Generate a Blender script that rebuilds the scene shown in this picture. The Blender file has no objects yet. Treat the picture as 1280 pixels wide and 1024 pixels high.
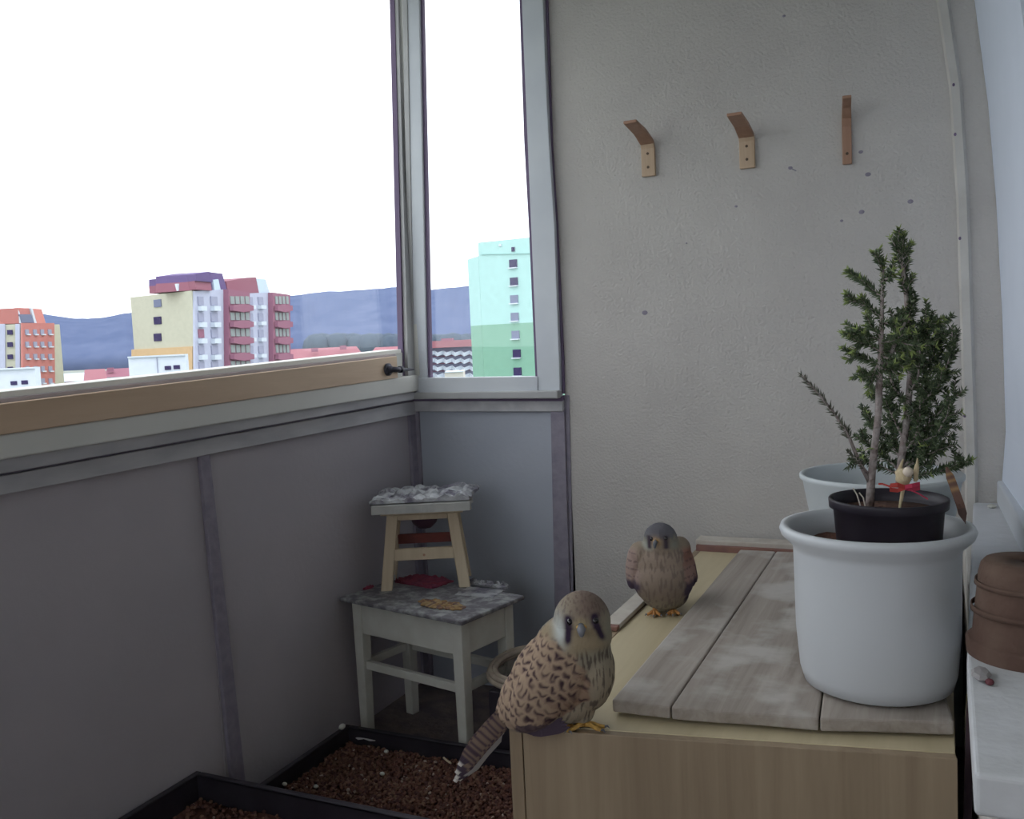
import bpy, bmesh, math, random
from mathutils import Vector, Matrix, noise
random.seed(7)
S = bpy.context.scene
COL = S.collection
R_ = math.radians

# ---------------------------------------------------------------- camera
YAW, PITCH, ROLL, F = 25.0, -4.5, 2.6, 1160.0
CAM = Vector((0, 0, 1.25))
MR = Matrix.Rotation(R_(YAW), 3, 'Z') @ Matrix.Rotation(R_(PITCH), 3, 'X') @ Matrix.Rotation(R_(ROLL), 3, 'Y')
cd = bpy.data.cameras.new('camera'); cam = bpy.data.objects.new('camera', cd); COL.objects.link(cam)
cd.sensor_fit = 'HORIZONTAL'; cd.sensor_width = 36.0; cd.lens = 36.0 * F / 1280.0
cd.clip_start = 0.02; cd.clip_end = 20000
cam.matrix_world = Matrix.Translation(CAM) @ (MR @ Matrix.Rotation(R_(90), 3, 'X')).to_4x4()
S.camera = cam

# ---------------------------------------------------------------- sky and exposure
w = bpy.data.worlds.new('overcast_sky'); S.world = w; w.use_nodes = True
wn = w.node_tree; bg = wn.nodes['Background']
bg.inputs[0].default_value = (0.93, 0.955, 1.0, 1); bg.inputs[1].default_value = 1.5
S.view_settings.view_transform = 'Standard'; S.view_settings.look = 'None'
S.view_settings.gamma = 1.0; S.view_settings.use_curve_mapping = False
S.view_settings.exposure = 0.7

# ---------------------------------------------------------------- helpers
def ray(x, y): return MR @ Vector(((x - 640) / F, 1.0, -(y - 512) / F))
def P(x, y, ax, v):
    d = ray(x, y); t = (v - CAM[ax]) / d[ax]; return CAM + d * t
def at(x, y, depth): return CAM + ray(x, y) * depth

def mat(name, c, rough=0.7, c2=None, scale=20.0, detail=4.0, lo=0.35, hi=0.65, bump=0.0, bscale=None, metal=0.0, spec=0.3, stretch=None, bdist=0.01):
    m = bpy.data.materials.new(name); m.use_nodes = True
    nt = m.node_tree; b = nt.nodes['Principled BSDF']
    b.inputs['Base Color'].default_value = (*c, 1); b.inputs['Roughness'].default_value = rough
    b.inputs['Metallic'].default_value = metal; b.inputs['Specular IOR Level'].default_value = spec
    tc = nt.nodes.new('ShaderNodeTexCoord'); mp = nt.nodes.new('ShaderNodeMapping')
    nt.links.new(tc.outputs['Object'], mp.inputs[0])
    if stretch: mp.inputs['Scale'].default_value = stretch
    if c2 is not None:
        n = nt.nodes.new('ShaderNodeTexNoise'); n.inputs['Scale'].default_value = scale; n.inputs['Detail'].default_value = detail
        r = nt.nodes.new('ShaderNodeValToRGB')
        r.color_ramp.elements[0].position = lo; r.color_ramp.elements[0].color = (*c, 1)
        r.color_ramp.elements[1].position = hi; r.color_ramp.elements[1].color = (*c2, 1)
        nt.links.new(mp.outputs[0], n.inputs['Vector']); nt.links.new(n.outputs['Fac'], r.inputs[0]); nt.links.new(r.outputs[0], b.inputs['Base Color'])
    if bump > 0:
        n2 = nt.nodes.new('ShaderNodeTexNoise'); n2.inputs['Scale'].default_value = bscale or scale; n2.inputs['Detail'].default_value = 5
        bp = nt.nodes.new('ShaderNodeBump'); bp.inputs['Strength'].default_value = bump; bp.inputs['Distance'].default_value = bdist
        nt.links.new(mp.outputs[0], n2.inputs['Vector']); nt.links.new(n2.outputs['Fac'], bp.inputs['Height']); nt.links.new(bp.outputs[0], b.inputs['Normal'])
    return m

def wood_mat(name, c1, c2, axis='Z', scale=9.0, rough=0.55, dist=3.0, stretch=0.06, spec=0.3, c3=None):
    m = bpy.data.materials.new(name); m.use_nodes = True
    nt = m.node_tree; b = nt.nodes['Principled BSDF']; b.inputs['Roughness'].default_value = rough; b.inputs['Specular IOR Level'].default_value = spec
    tc = nt.nodes.new('ShaderNodeTexCoord'); mp = nt.nodes.new('ShaderNodeMapping')
    s = {'X': (stretch, 1, 1), 'Y': (1, stretch, 1), 'Z': (1, 1, stretch)}[axis]; mp.inputs['Scale'].default_value = s
    n = nt.nodes.new('ShaderNodeTexNoise'); n.inputs['Scale'].default_value = scale; n.inputs['Detail'].default_value = 8; n.inputs['Distortion'].default_value = dist * 0.3
    n.inputs['Roughness'].default_value = 0.65
    r = nt.nodes.new('ShaderNodeValToRGB'); r.color_ramp.elements[0].position = 0.32; r.color_ramp.elements[1].position = 0.68
    r.color_ramp.elements[0].color = (*c1, 1); r.color_ramp.elements[1].color = (*c2, 1)
    nt.links.new(tc.outputs['Object'], mp.inputs[0]); nt.links.new(mp.outputs[0], n.inputs['Vector']); nt.links.new(n.outputs['Fac'], r.inputs[0])
    out = r.outputs[0]
    if c3:
        n3 = nt.nodes.new('ShaderNodeTexNoise'); n3.inputs['Scale'].default_value = 7; n3.inputs['Detail'].default_value = 6
        r3 = nt.nodes.new('ShaderNodeValToRGB'); r3.color_ramp.elements[0].position = 0.5; r3.color_ramp.elements[1].position = 0.66
        r3.color_ramp.elements[0].color = (0, 0, 0, 1); r3.color_ramp.elements[1].color = (1, 1, 1, 1)
        mx = nt.nodes.new('ShaderNodeMixRGB'); mx.inputs[2].default_value = (*c3, 1)
        nt.links.new(tc.outputs['Object'], n3.inputs['Vector']); nt.links.new(n3.outputs['Fac'], r3.inputs[0]); nt.links.new(r3.outputs[0], mx.inputs[0]); nt.links.new(out, mx.inputs[1]); out = mx.outputs[0]
    nt.links.new(out, b.inputs['Base Color'])
    bp = nt.nodes.new('ShaderNodeBump'); bp.inputs['Strength'].default_value = 0.25; bp.inputs['Distance'].default_value = 0.004
    nt.links.new(n.outputs['Fac'], bp.inputs['Height']); nt.links.new(bp.outputs[0], b.inputs['Normal'])
    return m

def attr_mat(name, rough=0.85, bump=0.0):
    m = bpy.data.materials.new(name); m.use_nodes = True
    nt = m.node_tree; b = nt.nodes['Principled BSDF']; b.inputs['Roughness'].default_value = rough; b.inputs['Specular IOR Level'].default_value = 0.15
    a = nt.nodes.new('ShaderNodeAttribute'); a.attribute_name = 'Col'; nt.links.new(a.outputs['Color'], b.inputs['Base Color'])
    tc = nt.nodes.new('ShaderNodeTexCoord'); n2 = nt.nodes.new('ShaderNodeTexNoise'); n2.inputs['Scale'].default_value = 260
    bp = nt.nodes.new('ShaderNodeBump'); bp.inputs['Strength'].default_value = 0.35; bp.inputs['Distance'].default_value = 0.003
    nt.links.new(tc.outputs['Object'], n2.inputs['Vector']); nt.links.new(n2.outputs['Fac'], bp.inputs['Height']); nt.links.new(bp.outputs[0], b.inputs['Normal'])
    return m

def glass_mat(name, refl=0.05):
    m = bpy.data.materials.new(name); m.use_nodes = True
    nt = m.node_tree; nt.nodes.clear(); o = nt.nodes.new('ShaderNodeOutputMaterial')
    t = nt.nodes.new('ShaderNodeBsdfTransparent'); g = nt.nodes.new('ShaderNodeBsdfGlossy'); g.inputs['Roughness'].default_value = 0.02
    t.inputs[0].default_value = (0.97, 0.985, 0.985, 1)
    mx = nt.nodes.new('ShaderNodeMixShader'); mx.inputs[0].default_value = refl
    nt.links.new(t.outputs[0], mx.inputs[1]); nt.links.new(g.outputs[0], mx.inputs[2]); nt.links.new(mx.outputs[0], o.inputs[0])
    return m

class MB:
    def __init__(s): s.v = []; s.f = []; s.c = []
    def add(s, vs, fs, col=None):
        o = len(s.v); s.v += [Vector(v) for v in vs]; s.f += [tuple(i + o for i in f) for f in fs]
        s.c += [col or (1, 1, 1)] * len(vs); return s
    def hexa(s, a, b, col=None):   # two quads, each 4 points in matching order
        return s.add(list(a) + list(b), [(3, 2, 1, 0), (4, 5, 6, 7), (0, 1, 5, 4), (1, 2, 6, 5), (2, 3, 7, 6), (3, 0, 4, 7)], col)
    def box(s, lo, hi, rot=None, col=None):
        x0, y0, z0 = lo; x1, y1, z1 = hi
        p = [Vector(q) for q in ((x0, y0, z0), (x1, y0, z0), (x1, y1, z0), (x0, y1, z0), (x0, y0, z1), (x1, y0, z1), (x1, y1, z1), (x0, y1, z1))]
        if rot is not None:
            c = (Vector(lo) + Vector(hi)) / 2; p = [c + rot @ (q - c) for q in p]
        return s.hexa(p[:4], p[4:], col)
    def prism(s, poly, off, col=None):
        n = len(poly); a = [Vector(p) for p in poly]; b = [p + Vector(off) for p in a]
        fs = [tuple(range(n))[::-1], tuple(range(n, 2 * n))] + [(i, (i + 1) % n, (i + 1) % n + n, i + n) for i in range(n)]
        return s.add(a + b, fs, col)
    def loft(s, rings, cap=True, col=None):
        n = len(rings[0]); vs = [p for r in rings for p in r]; fs = []
        for k in range(len(rings) - 1):
            for i in range(n):
                fs.append((k * n + i, k * n + (i + 1) % n, (k + 1) * n + (i + 1) % n, (k + 1) * n + i))
        if cap: fs.append(tuple(range(n))[::-1]); fs.append(tuple((len(rings) - 1) * n + i for i in range(n)))
        return s.add(vs, fs, col)
    def tube(s, pts, r, n=8, col=None):
        pts = [Vector(p) for p in pts]
        if not hasattr(r, '__len__'): r = [r] * len(pts)
        rings = []; up = None
        for i, p in enumerate(pts):
            t = (pts[min(i + 1, len(pts) - 1)] - pts[max(i - 1, 0)]).normalized()
            if up is None: up = t.orthogonal().normalized()
            else:
                up = up - t * up.dot(t); up = up.normalized() if up.length > 1e-6 else t.orthogonal().normalized()
            b = t.cross(up)
            rings.append([p + (up * math.cos(2 * math.pi * j / n) + b * math.sin(2 * math.pi * j / n)) * r[i] for j in range(n)])
        return s.loft(rings, True, col)
    def lathe(s, prof, c=(0, 0, 0), n=64, closed=False, col=None):
        c = Vector(c); rings = [[c + Vector((r * math.cos(2 * math.pi * j / n), r * math.sin(2 * math.pi * j / n), z)) for j in range(n)] for r, z in prof]
        if closed: return s.loft(rings + [rings[0]], False, col)
        return s.loft(rings, True, col)
    def ball(s, c, r, nu=16, nv=10, rot=None, col=None):
        c = Vector(c); r = (r, r, r) if not hasattr(r, '__len__') else r
        rings = []
        for k in range(1, nv):
            a = math.pi * k / nv; ring = []
            for j in range(nu):
                q = Vector((math.sin(a) * math.cos(2 * math.pi * j / nu) * r[0], math.sin(a) * math.sin(2 * math.pi * j / nu) * r[1], -math.cos(a) * r[2]))
                ring.append(c + (rot @ q if rot is not None else q))
            rings.append(ring)
        o = len(s.v); s.loft(rings, False, col)
        for sg, base in ((-1, 0), (1, (nv - 2) * nu)):
            q = Vector((0, 0, sg * r[2])); q = c + (rot @ q if rot is not None else q)
            s.v.append(q); s.c.append(col or (1, 1, 1)); k = len(s.v) - 1
            for j in range(nu):
                a, b = o + base + j, o + base + (j + 1) % nu
                s.f.append((b, a, k) if sg < 0 else (a, b, k))
        return s
    def build(s, name, m, parent=None, world=False, smooth=False, bevel=0.0, attr=False, seg=2, weld=False):
        me = bpy.data.meshes.new(name); vs = s.v
        if parent is not None and world:
            inv = Matrix.LocRotScale(parent.location, parent.rotation_euler, None).inverted(); vs = [inv @ v for v in vs]
        me.from_pydata([tuple(v) for v in vs], [], s.f)
        bm = bmesh.new(); bm.from_mesh(me)
        if weld: bmesh.ops.remove_doubles(bm, verts=bm.verts, dist=1e-5)
        bmesh.ops.recalc_face_normals(bm, faces=bm.faces); bm.to_mesh(me); bm.free()
        if attr:
            ca = me.color_attributes.new('Col', 'FLOAT_COLOR', 'POINT')
            for i, c in enumerate(s.c): ca.data[i].color = (*c, 1)
        me.materials.append(m)
        if smooth:
            me.polygons.foreach_set('use_smooth', [True] * len(me.polygons))
        o = bpy.data.objects.new(name, me); COL.objects.link(o)
        if parent is not None: o.parent = parent
        if bevel > 0:
            b = o.modifiers.new('bevel', 'BEVEL'); b.width = bevel; b.segments = seg; b.limit_method = 'ANGLE'; b.angle_limit = R_(35)
        return o

def tag(o, label=None, cat=None, group=None, kind=None):
    for k, v in (('label', label), ('category', cat), ('group', group), ('kind', kind)):
        if v: o[k] = v
    return o
def empty(name, loc, rz=0, label=None, cat=None, group=None):
    o = bpy.data.objects.new(name, None); COL.objects.link(o); o.empty_display_size = 0.05
    o.location = loc; o.rotation_euler = (0, 0, rz); return tag(o, label, cat, group)
def struct(o): o['kind'] = 'structure'; return o
def copy_tree(o, parent=None):
    c = o.copy(); COL.objects.link(c); c.parent = parent
    for ch in list(o.children): copy_tree(ch, c)
    return c

# ---------------------------------------------------------------- materials
M = {}
M['plaster'] = mat('plaster', (0.555, 0.53, 0.505), 0.95, (0.505, 0.48, 0.46), 5, 6, 0.3, 0.7, 1.0, 120, spec=0.1, bdist=0.004)
M['plaster_strip'] = mat('plaster_strip', (0.60, 0.58, 0.55), 0.9, (0.52, 0.5, 0.47), 8, bump=0.5, bscale=90, bdist=0.003)
M['concrete'] = mat('concrete', (0.20, 0.16, 0.15), 0.95, (0.12, 0.10, 0.11), 12, bump=0.6, bscale=40)
M['ceiling'] = mat('ceiling_paint', (0.78, 0.77, 0.76), 0.9, (0.5, 0.49, 0.47), 6)
M['panel'] = mat('fibre_panel', (0.43, 0.40, 0.43), 0.75, (0.395, 0.37, 0.40), 3, bump=0.1, bscale=60)
M['panel_blue'] = mat('blue_grey_panel', (0.43, 0.455, 0.52), 0.6, (0.39, 0.415, 0.48), 3, bump=0.1, bscale=60)
M['galv'] = mat('galvanised_steel', (0.52, 0.515, 0.53), 0.6, (0.40, 0.395, 0.42), 14, bump=0.15, bscale=30, metal=0.0, stretch=(1, .3, 1))
M['post'] = mat('dark_steel_post', (0.29, 0.265, 0.32), 0.7, (0.23, 0.21, 0.265), 30, bump=0.2, bscale=80)
M['frame_w'] = mat('white_window_frame', (0.62, 0.65, 0.69), 0.5, (0.56, 0.59, 0.64), 5)
M['frame_c'] = mat('cream_window_frame', (0.70, 0.70, 0.67), 0.55, (0.64, 0.64, 0.61), 4)
M['frame_g'] = mat('grey_window_profile', (0.46, 0.46, 0.46), 0.5, (0.40, 0.40, 0.41), 6)
M['seal'] = mat('dark_seal', (0.16, 0.12, 0.20), 0.7)
M['mauve'] = mat('mauve_gasket', (0.50, 0.44, 0.46), 0.7, (0.43, 0.38, 0.41), 12)
M['bead'] = mat('cream_glazing_bead', (0.84, 0.83, 0.78), 0.5, (0.78, 0.77, 0.72), 4)
M['wood_strip'] = wood_mat('varnished_wood_strip', (0.56, 0.41, 0.29), (0.68, 0.52, 0.38), 'Y', 14)
M['white_wall'] = mat('white_painted_wall', (0.74, 0.80, 0.92), 0.6, (0.70, 0.76, 0.88), 3)
M['sill'] = mat('pale_sill', (0.64, 0.65, 0.68), 0.55, (0.57, 0.58, 0.60), 12, bump=0.2, bscale=60)
M['black'] = mat('black_plastic', (0.022, 0.018, 0.026), 0.45, (0.035, 0.03, 0.04), 10, bump=0.1)
M['darkmetal'] = mat('dark_metal', (0.06, 0.06, 0.08), 0.4, (0.10, 0.10, 0.12), 30, metal=0.5)
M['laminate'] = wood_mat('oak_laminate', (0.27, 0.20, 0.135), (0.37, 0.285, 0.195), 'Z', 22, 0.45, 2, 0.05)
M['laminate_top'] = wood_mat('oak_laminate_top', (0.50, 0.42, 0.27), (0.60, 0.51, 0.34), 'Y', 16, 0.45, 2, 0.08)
M['plank'] = wood_mat('weathered_plank', (0.27, 0.23, 0.20), (0.44, 0.39, 0.35), 'Y', 26, 0.85, 2, 0.05, 0.15, (0.50, 0.47, 0.44))
M['batten'] = mat('painted_batten', (0.60, 0.56, 0.50), 0.8, (0.50, 0.45, 0.40), 20, bump=0.3)
M['batten_red'] = mat('red_brown_wood', (0.22, 0.12, 0.11), 0.8, (0.28, 0.15, 0.12), 25, bump=0.3)
M['pot_white'] = mat('white_glazed_pot', (0.60, 0.62, 0.65), 0.38, (0.57, 0.59, 0.62), 4, spec=0.45)
M['pot_white2'] = mat('white_plastic_pot', (0.58, 0.62, 0.64), 0.45, (0.54, 0.58, 0.61), 4)
M['soil'] = mat('dark_soil', (0.10, 0.05, 0.04), 0.95, (0.16, 0.08, 0.05), 60, bump=1, bscale=90)
M['soil_red'] = mat('red_brown_soil', (0.20, 0.09, 0.06), 0.95, (0.12, 0.06, 0.05), 60, bump=1, bscale=90)
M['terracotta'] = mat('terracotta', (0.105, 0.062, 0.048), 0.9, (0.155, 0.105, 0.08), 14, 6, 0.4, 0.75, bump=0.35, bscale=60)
M['paint_white'] = mat('chipped_white_paint', (0.60, 0.60, 0.55), 0.5, (0.54, 0.53, 0.48), 16)
M['pine'] = wood_mat('pale_pine', (0.50, 0.40, 0.28), (0.62, 0.52, 0.38), 'Z', 20, 0.6)
M['bark'] = mat('grey_bark', (0.36, 0.32, 0.31), 0.9, (0.24, 0.19, 0.18), 60, bump=0.6, bscale=120)
M['needles'] = attr_mat('needle_green', 0.7)
M['feather'] = attr_mat('feather', 0.9)
M['pebble'] = attr_mat('clay_pebble', 0.95)
M['horn'] = mat('slate_horn', (0.13, 0.14, 0.17), 0.35, (0.2, 0.2, 0.22), 60)
M['cere'] = mat('yellow_skin', (0.62, 0.38, 0.10), 0.6, (0.50, 0.28, 0.08), 120, bump=0.4, bscale=300)
M['toe'] = mat('orange_skin', (0.60, 0.30, 0.09), 0.6, (0.45, 0.2, 0.07), 150, bump=0.4, bscale=300)
M['eye'] = mat('dark_eye', (0.012, 0.008, 0.012), 0.12, spec=0.6)
M['foil'] = mat('crumpled_foil', (0.50, 0.51, 0.53), 0.35, (0.16, 0.15, 0.19), 16, 6, 0.42, 0.62, bump=0.8, bscale=40, metal=0.25)
M['paper'] = mat('folded_paper', (0.50, 0.50, 0.48), 0.8, (0.40, 0.40, 0.39), 18, bump=0.3)
M['redcloth'] = mat('red_cloth', (0.26, 0.05, 0.08), 0.85, (0.15, 0.04, 0.075), 22, bump=0.6, bscale=40)
M['redwood'] = mat('red_brown_bar', (0.20, 0.055, 0.045), 0.8, (0.15, 0.05, 0.045), 30)
M['darkbowl'] = mat('dark_purple_bowl', (0.07, 0.035, 0.055), 0.5)
M['rope'] = mat('beige_hose', (0.44, 0.37, 0.30), 0.7, (0.34, 0.28, 0.23), 30)
M['glass'] = glass_mat('clear_glass', 0.03)
M['screw'] = mat('screw_metal', (0.10, 0.07, 0.05), 0.5, metal=0.5)
M['bent'] = wood_mat('bent_beech', (0.46, 0.33, 0.22), (0.56, 0.42, 0.30), 'Z', 25, 0.5)
M['bent_dark'] = wood_mat('dark_beech', (0.34, 0.19, 0.13), (0.42, 0.25, 0.17), 'Z', 25, 0.5)

# ---------------------------------------------------------------- the loggia shell
YE = 2.9                               # end wall
XP = P(517, 505, 1, YE).x              # balustrade plane
ZC = 2.52; YB = -2.6
XW = P(706, 490, 1, YE).x              # where the plastered wall begins
struct(MB().box((XP - .1, YB, -.12), (.7, YE + .2, 0)).build('floor', M['concrete']))
struct(MB().box((XP - .1, YB, ZC), (.7, YE + .2, ZC + .15)).build('ceiling', M['ceiling']))
def wall_poly():
    return [P(684, 0, 1, YE) + Vector((-.0, 0, 0)), P(691, 190, 1, YE), P(697, 280, 1, YE), P(705, 450, 1, YE), P(708, 600, 1, YE), P(711, 730, 1, YE)]
wp = wall_poly()
poly = [Vector((wp[0].x, YE, ZC))] + wp + [Vector((wp[-1].x, YE, 0)), Vector((.75, YE, 0)), Vector((.75, YE, ZC))]
we = struct(MB().prism(poly, (0, .18, 0)).build('wall_end', M['plaster']))
struct(MB().box((XP - .1, YB - .15, 0), (.7, YB, 1.0)).build('wall_back', M['white_wall']))
wb = empty('fill_window', (XP, YB, 1.0)); struct(wb)  # unseen rear window, added to let more fill light in
MB().box((0, -.05, 0), (.45, 0, .06)).box((0, -.05, ZC - 1.06), (2.3, 0, ZC - 1.0)).box((0, -.05, 0), (.06, 0, ZC - 1.0)).box((2.2, -.05, 0), (2.3, 0, ZC - 1.0)).box((1.1, -.05, .06), (1.16, 0, ZC - 1.06)).box((.45, -.05, 0), (2.3, 0, .06)).build('window_frame', M['frame_w'], wb)  # frame of the added, unseen fill window
MB().box((.06, -.03, .06), (2.2, -.022, ZC - 1.06)).build('pane', M['glass'], wb)
struct(MB().box((.5, YB, 0), (.65, 1.2, ZC)).build('wall_house', M['plaster']))
# pier under the sill, seen end on
struct(MB().box((.046, 1.20, 0), (.65, YE, .668)).build('wall_low', M['plaster_strip'], bevel=.004))
# sill slab
sz = .723
struct(MB().prism([(.029, 1.155, sz - .052), (.60, 1.155, sz - .052), (.60, YE, sz - .052), (.075, YE, sz - .052), (.030, 1.55, sz - .052)], (0, 0, .052)).build('trim_sill', M['sill'], bevel=.006, seg=3))
# white wall face at the right (its edge leans and bows as in the place)
ed = [(1216, -60), (1218, 0), (1235, 130), (1245, 250), (1253, 400), (1257, 540), (1251, 622)]
fe = [P(x, y, 1, YE - .002) for x, y in ed]
mb = MB()
rings = []
for p in fe:
    d = max(0, p.x - .0)
    rings.append([p, p + Vector((.035, -.72, 0)), p + Vector((.20, -.72, 0)), p + Vector((.20, 0, 0))])
mb.loft(rings, True)
struct(mb.build('wall_right', M['white_wall'], smooth=False))
fo = [P(1249, 606, 1, YE - .01), P(1251, 628, 1, YE - .01)]
mb = MB(); a0 = P(1246, 606, 1, YE - .01)
b0 = Vector((a0.x + .035, 2.1, a0.z))
mb.hexa([Vector((a0.x, a0.y, sz)), Vector((b0.x - .01, b0.y, sz)), Vector((b0.x + .06, b0.y, sz)), Vector((a0.x + .06, a0.y, sz))],
        [Vector((a0.x, a0.y, a0.z + .012)), Vector((b0.x - .01, b0.y, a0.z + .012)), Vector((b0.x + .06, b0.y, a0.z + .012)), Vector((a0.x + .06, a0.y, a0.z + .012))])
struct(mb.build('trim_foot', M['frame_w'], bevel=.006, seg=3))
# house window behind the sill, out of the picture
wr = empty('window_3', (.42, 1.2, sz)); struct(wr)
f = MB().box((0, 0, 0), (.05, .96, .06)).box((0, 0, ZC - sz - .06), (.05, .96, ZC - sz)).box((0, 0, 0), (.05, .06, ZC - sz)).box((0, .9, 0), (.05, .96, ZC - sz)).build('window_frame', M['frame_w'], wr)
MB().box((.02, .06, .06), (.03, .9, ZC - sz - .06)).build('pane', M['glass'], wr)
struct(MB().box((.60, 1.2, sz), (.65, YE, ZC)).build('wall_inner', M['plaster']))
# plaster strip on the end wall
tp = [(1166, -60), (1170, 0), (1186, 110), (1195, 250), (1200, 400), (1205, 560), (1207, 690)]
mb = MB(); rings = []
for x, y in tp:
    p = P(x, y, 1, YE - .001)
    rings.append([p, p + Vector((.006, -.012, 0)), p + Vector((.026, -.012, 0)), p + Vector((.034, 0, 0))])
mb.loft(rings, True)
struct(mb.build('trim_strip', M['plaster_strip'], smooth=False))
for x, y in ((1192, 106), (1194, 168), (1200, 298), (1206, 520)):
    p = P(x, y, 1, YE - .012)
    MB().ball(p, (.004, .003, .005), 8, 6).build('nail_hole', M['seal'], parent=None).parent = we
for x, y, r in ((806, 391, 6), (920, 258, 3), (988, 210, 4), (1076, 190, 4), (1085, 218, 5), (1077, 265, 5), (1138, 252, 5), (1052, 276, 3), (858, 304, 2), (980, 20, 3)):
    p = P(x, y, 1, YE)
    MB().ball(p, (.0016 * r, .002, .0012 * r), 10, 6).build('wall_plug', M['post'], parent=None).parent = we
p = P(990, 211, 1, YE); MB().tube([p + Vector((-.01, 0, .006)), p + Vector((.012, -.002, -.008))], .0015).build('wall_scratch', M['post']).parent = we

# ---------------------------------------------------------------- balustrade on the left
def ext(l, r, y0):                     # points of a line on the plane x = XP carried on to y0
    t = (y0 - l.y) / (r.y - l.y); return l + (r - l) * t
def lstrip(name, m, top, bot, th, y1=None, parent=None, y0=YB, out=0.0, bevel=0.002):
    tl, tr = [P(x, y, 0, XP) for x, y in top]; bl, br = [P(x, y, 0, XP) for x, y in bot]
    ye = y1 if y1 is not None else YE
    q = [ext(bl, br, y0), ext(bl, br, ye), ext(tl, tr, ye), ext(tl, tr, y0)]
    for v in q: v.x = XP + out
    mb = MB(); mb.prism(q, (th, 0, 0)); o = mb.build(name, m, bevel=bevel)
    if parent is not None: o.parent = parent
    return o
# panels
yd = P(252, 571, 0, XP).y
struct(MB().box((XP - .02, YB, 0), (XP, yd, 1.0)).build('wall_left', M['panel']))
struct(MB().box((XP - .02, yd + .004, 0), (XP, YE, 1.0)).build('wall_left_far', M['panel']))
q = [P(245, 565, 0, XP), P(258, 565, 0, XP), P(304, 985, 0, XP), P(287, 985, 0, XP)]
qq = [q[0], q[1], q[2] + (q[2] - q[1]) * .12, q[3] + (q[3] - q[0]) * .12]
struct(MB().prism(qq, (.012, 0, 0)).build('trim_divider', M['post'], bevel=.002))
struct(lstrip('trim_rail_lower', M['galv'], ((0, 594), (510, 502)), ((0, 618), (510, 519)), .016))
struct(lstrip('trim_rail_upper', M['galv'], ((0, 571), (510, 489)), ((0, 590), (510, 499)), .034))
struct(lstrip('trim_rail_joint', M['post'], ((0, 588), (510, 498)), ((0, 597), (510, 505)), .008))
for x in (): # joints in the lower rail
    a, b = P(x, 596, 0, XP), P(x, 612, 0, XP)
    struct(MB().box((XP, a.y, b.z - .004), (XP + .0175, a.y + .004, a.z)).build('trim_rail_seam', M['seal']))
# corner post
struct(MB().box((XP, YE - .05, 0), (XP + .012, YE, 1.03)).build('trim_corner_post', M['post'], bevel=.002))
q = [P(507, 514, 1, YE), P(525, 514, 1, YE)]
struct(MB().box((XP, YE - .012, 0), (P(525, 520, 1, YE).x, YE, 1.03)).build('trim_corner_profile', M['post'], bevel=.002))
# panel of the end side
x0, x1 = XP, XW
struct(MB().box((x0 - .02, YE, 0), (XW + .01, YE + .02, 1.04)).build('wall_short', M['panel_blue']))
def estrip(name, m, px, th, out=0.0, bevel=0.002, parent=None):
    q = [P(x, y, 1, YE - out) for x, y in px]
    o = MB().prism(q, (0, -th, 0)).build(name, m, bevel=bevel)
    if parent is not None: o.parent = parent
    return o
struct(estrip('trim_short_rail', M['galv'], ((514, 500), (706, 498), (706, 514), (514, 514)), .018))
struct(estrip('trim_short_post', M['post'], ((690, 514), (707, 512), (716, 800), (696, 800)), .014))
struct(estrip('trim_wall_joint', M['post'], ((703, 494), (712, 494), (719, 820), (708, 820)), .004))
struct(estrip('trim_short_sill', M['frame_g'], ((512, 490), (704, 487), (704, 497), (512, 498)), .05, bevel=.004))
struct(estrip('trim_short_gap', M['seal'], ((512, 496), (706, 495), (706, 501), (512, 501)), .02))

# ---------------------------------------------------------------- window in the left side
w1 = empty('window_1', (XP, 1.0, 1.05)); struct(w1)
def wpar(o, p): o.parent = p; o.matrix_parent_inverse = Matrix.Translation(-p.location)
def L1(*a, **k):
    o = lstrip(*a, **k); wpar(o, w1); return o
L1('lower_rail', M['frame_c'], ((0, 541), (480, 473)), ((0, 572), (510, 489)), .045, bevel=.004)
L1('rail_backing', M['frame_c'], ((0, 500), (480, 443)), ((0, 560), (480, 480)), .018)
L1('wooden_strip', M['wood_strip'], ((0, 503), (480, 446)), ((0, 541), (480, 473)), .05, y1=P(482, 470, 0, XP).y)['label'] = 'varnished wooden strip'
L1('gasket', M['mauve'], ((0, 497), (480, 443)), ((0, 504), (480, 447)), .030, y1=P(487, 470, 0, XP).y)
L1('glazing_bead', M['bead'], ((0, 489), (493, 437)), ((0, 498), (493, 442)), .085, out=-.06, y1=P(494, 440, 0, XP).y)
def stile(name, m, xt, xb, th, out=0.0, parent=w1):
    q = [P(xt[0], 0, 0, XP), P(xt[1], 0, 0, XP), P(xb[1], 470, 0, XP), P(xb[0], 470, 0, XP)]
    a = q[0] + (q[0] - q[3]) * .2; b = q[1] + (q[1] - q[2]) * .2
    c = [a, b, q[2], q[3]]
    for v in c: v.x = XP + out; v.y = min(v.y, YE)
    o = MB().prism(c, (th, 0, 0)).build(name, m, bevel=.002)
    wpar(o, parent); return o
stile('stile_seal', M['seal'], (487, 489), (498, 500), .02)
stile('stile', M['frame_g'], (489, 499), (500, 509), .034)
stile('stile_ridge', M['frame_c'], (499, 507), (509, 518), .05)
mb = MB().box((XP - .012, YB, 1.12), (XP - .006, 2.84, ZC)); o = mb.build('pane', M['glass']); wpar(o, w1)
mb = MB().box((XP, YB, ZC - .06), (XP + .04, YE, ZC)); o = mb.build('upper_rail', M['frame_g']); wpar(o, w1)
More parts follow.
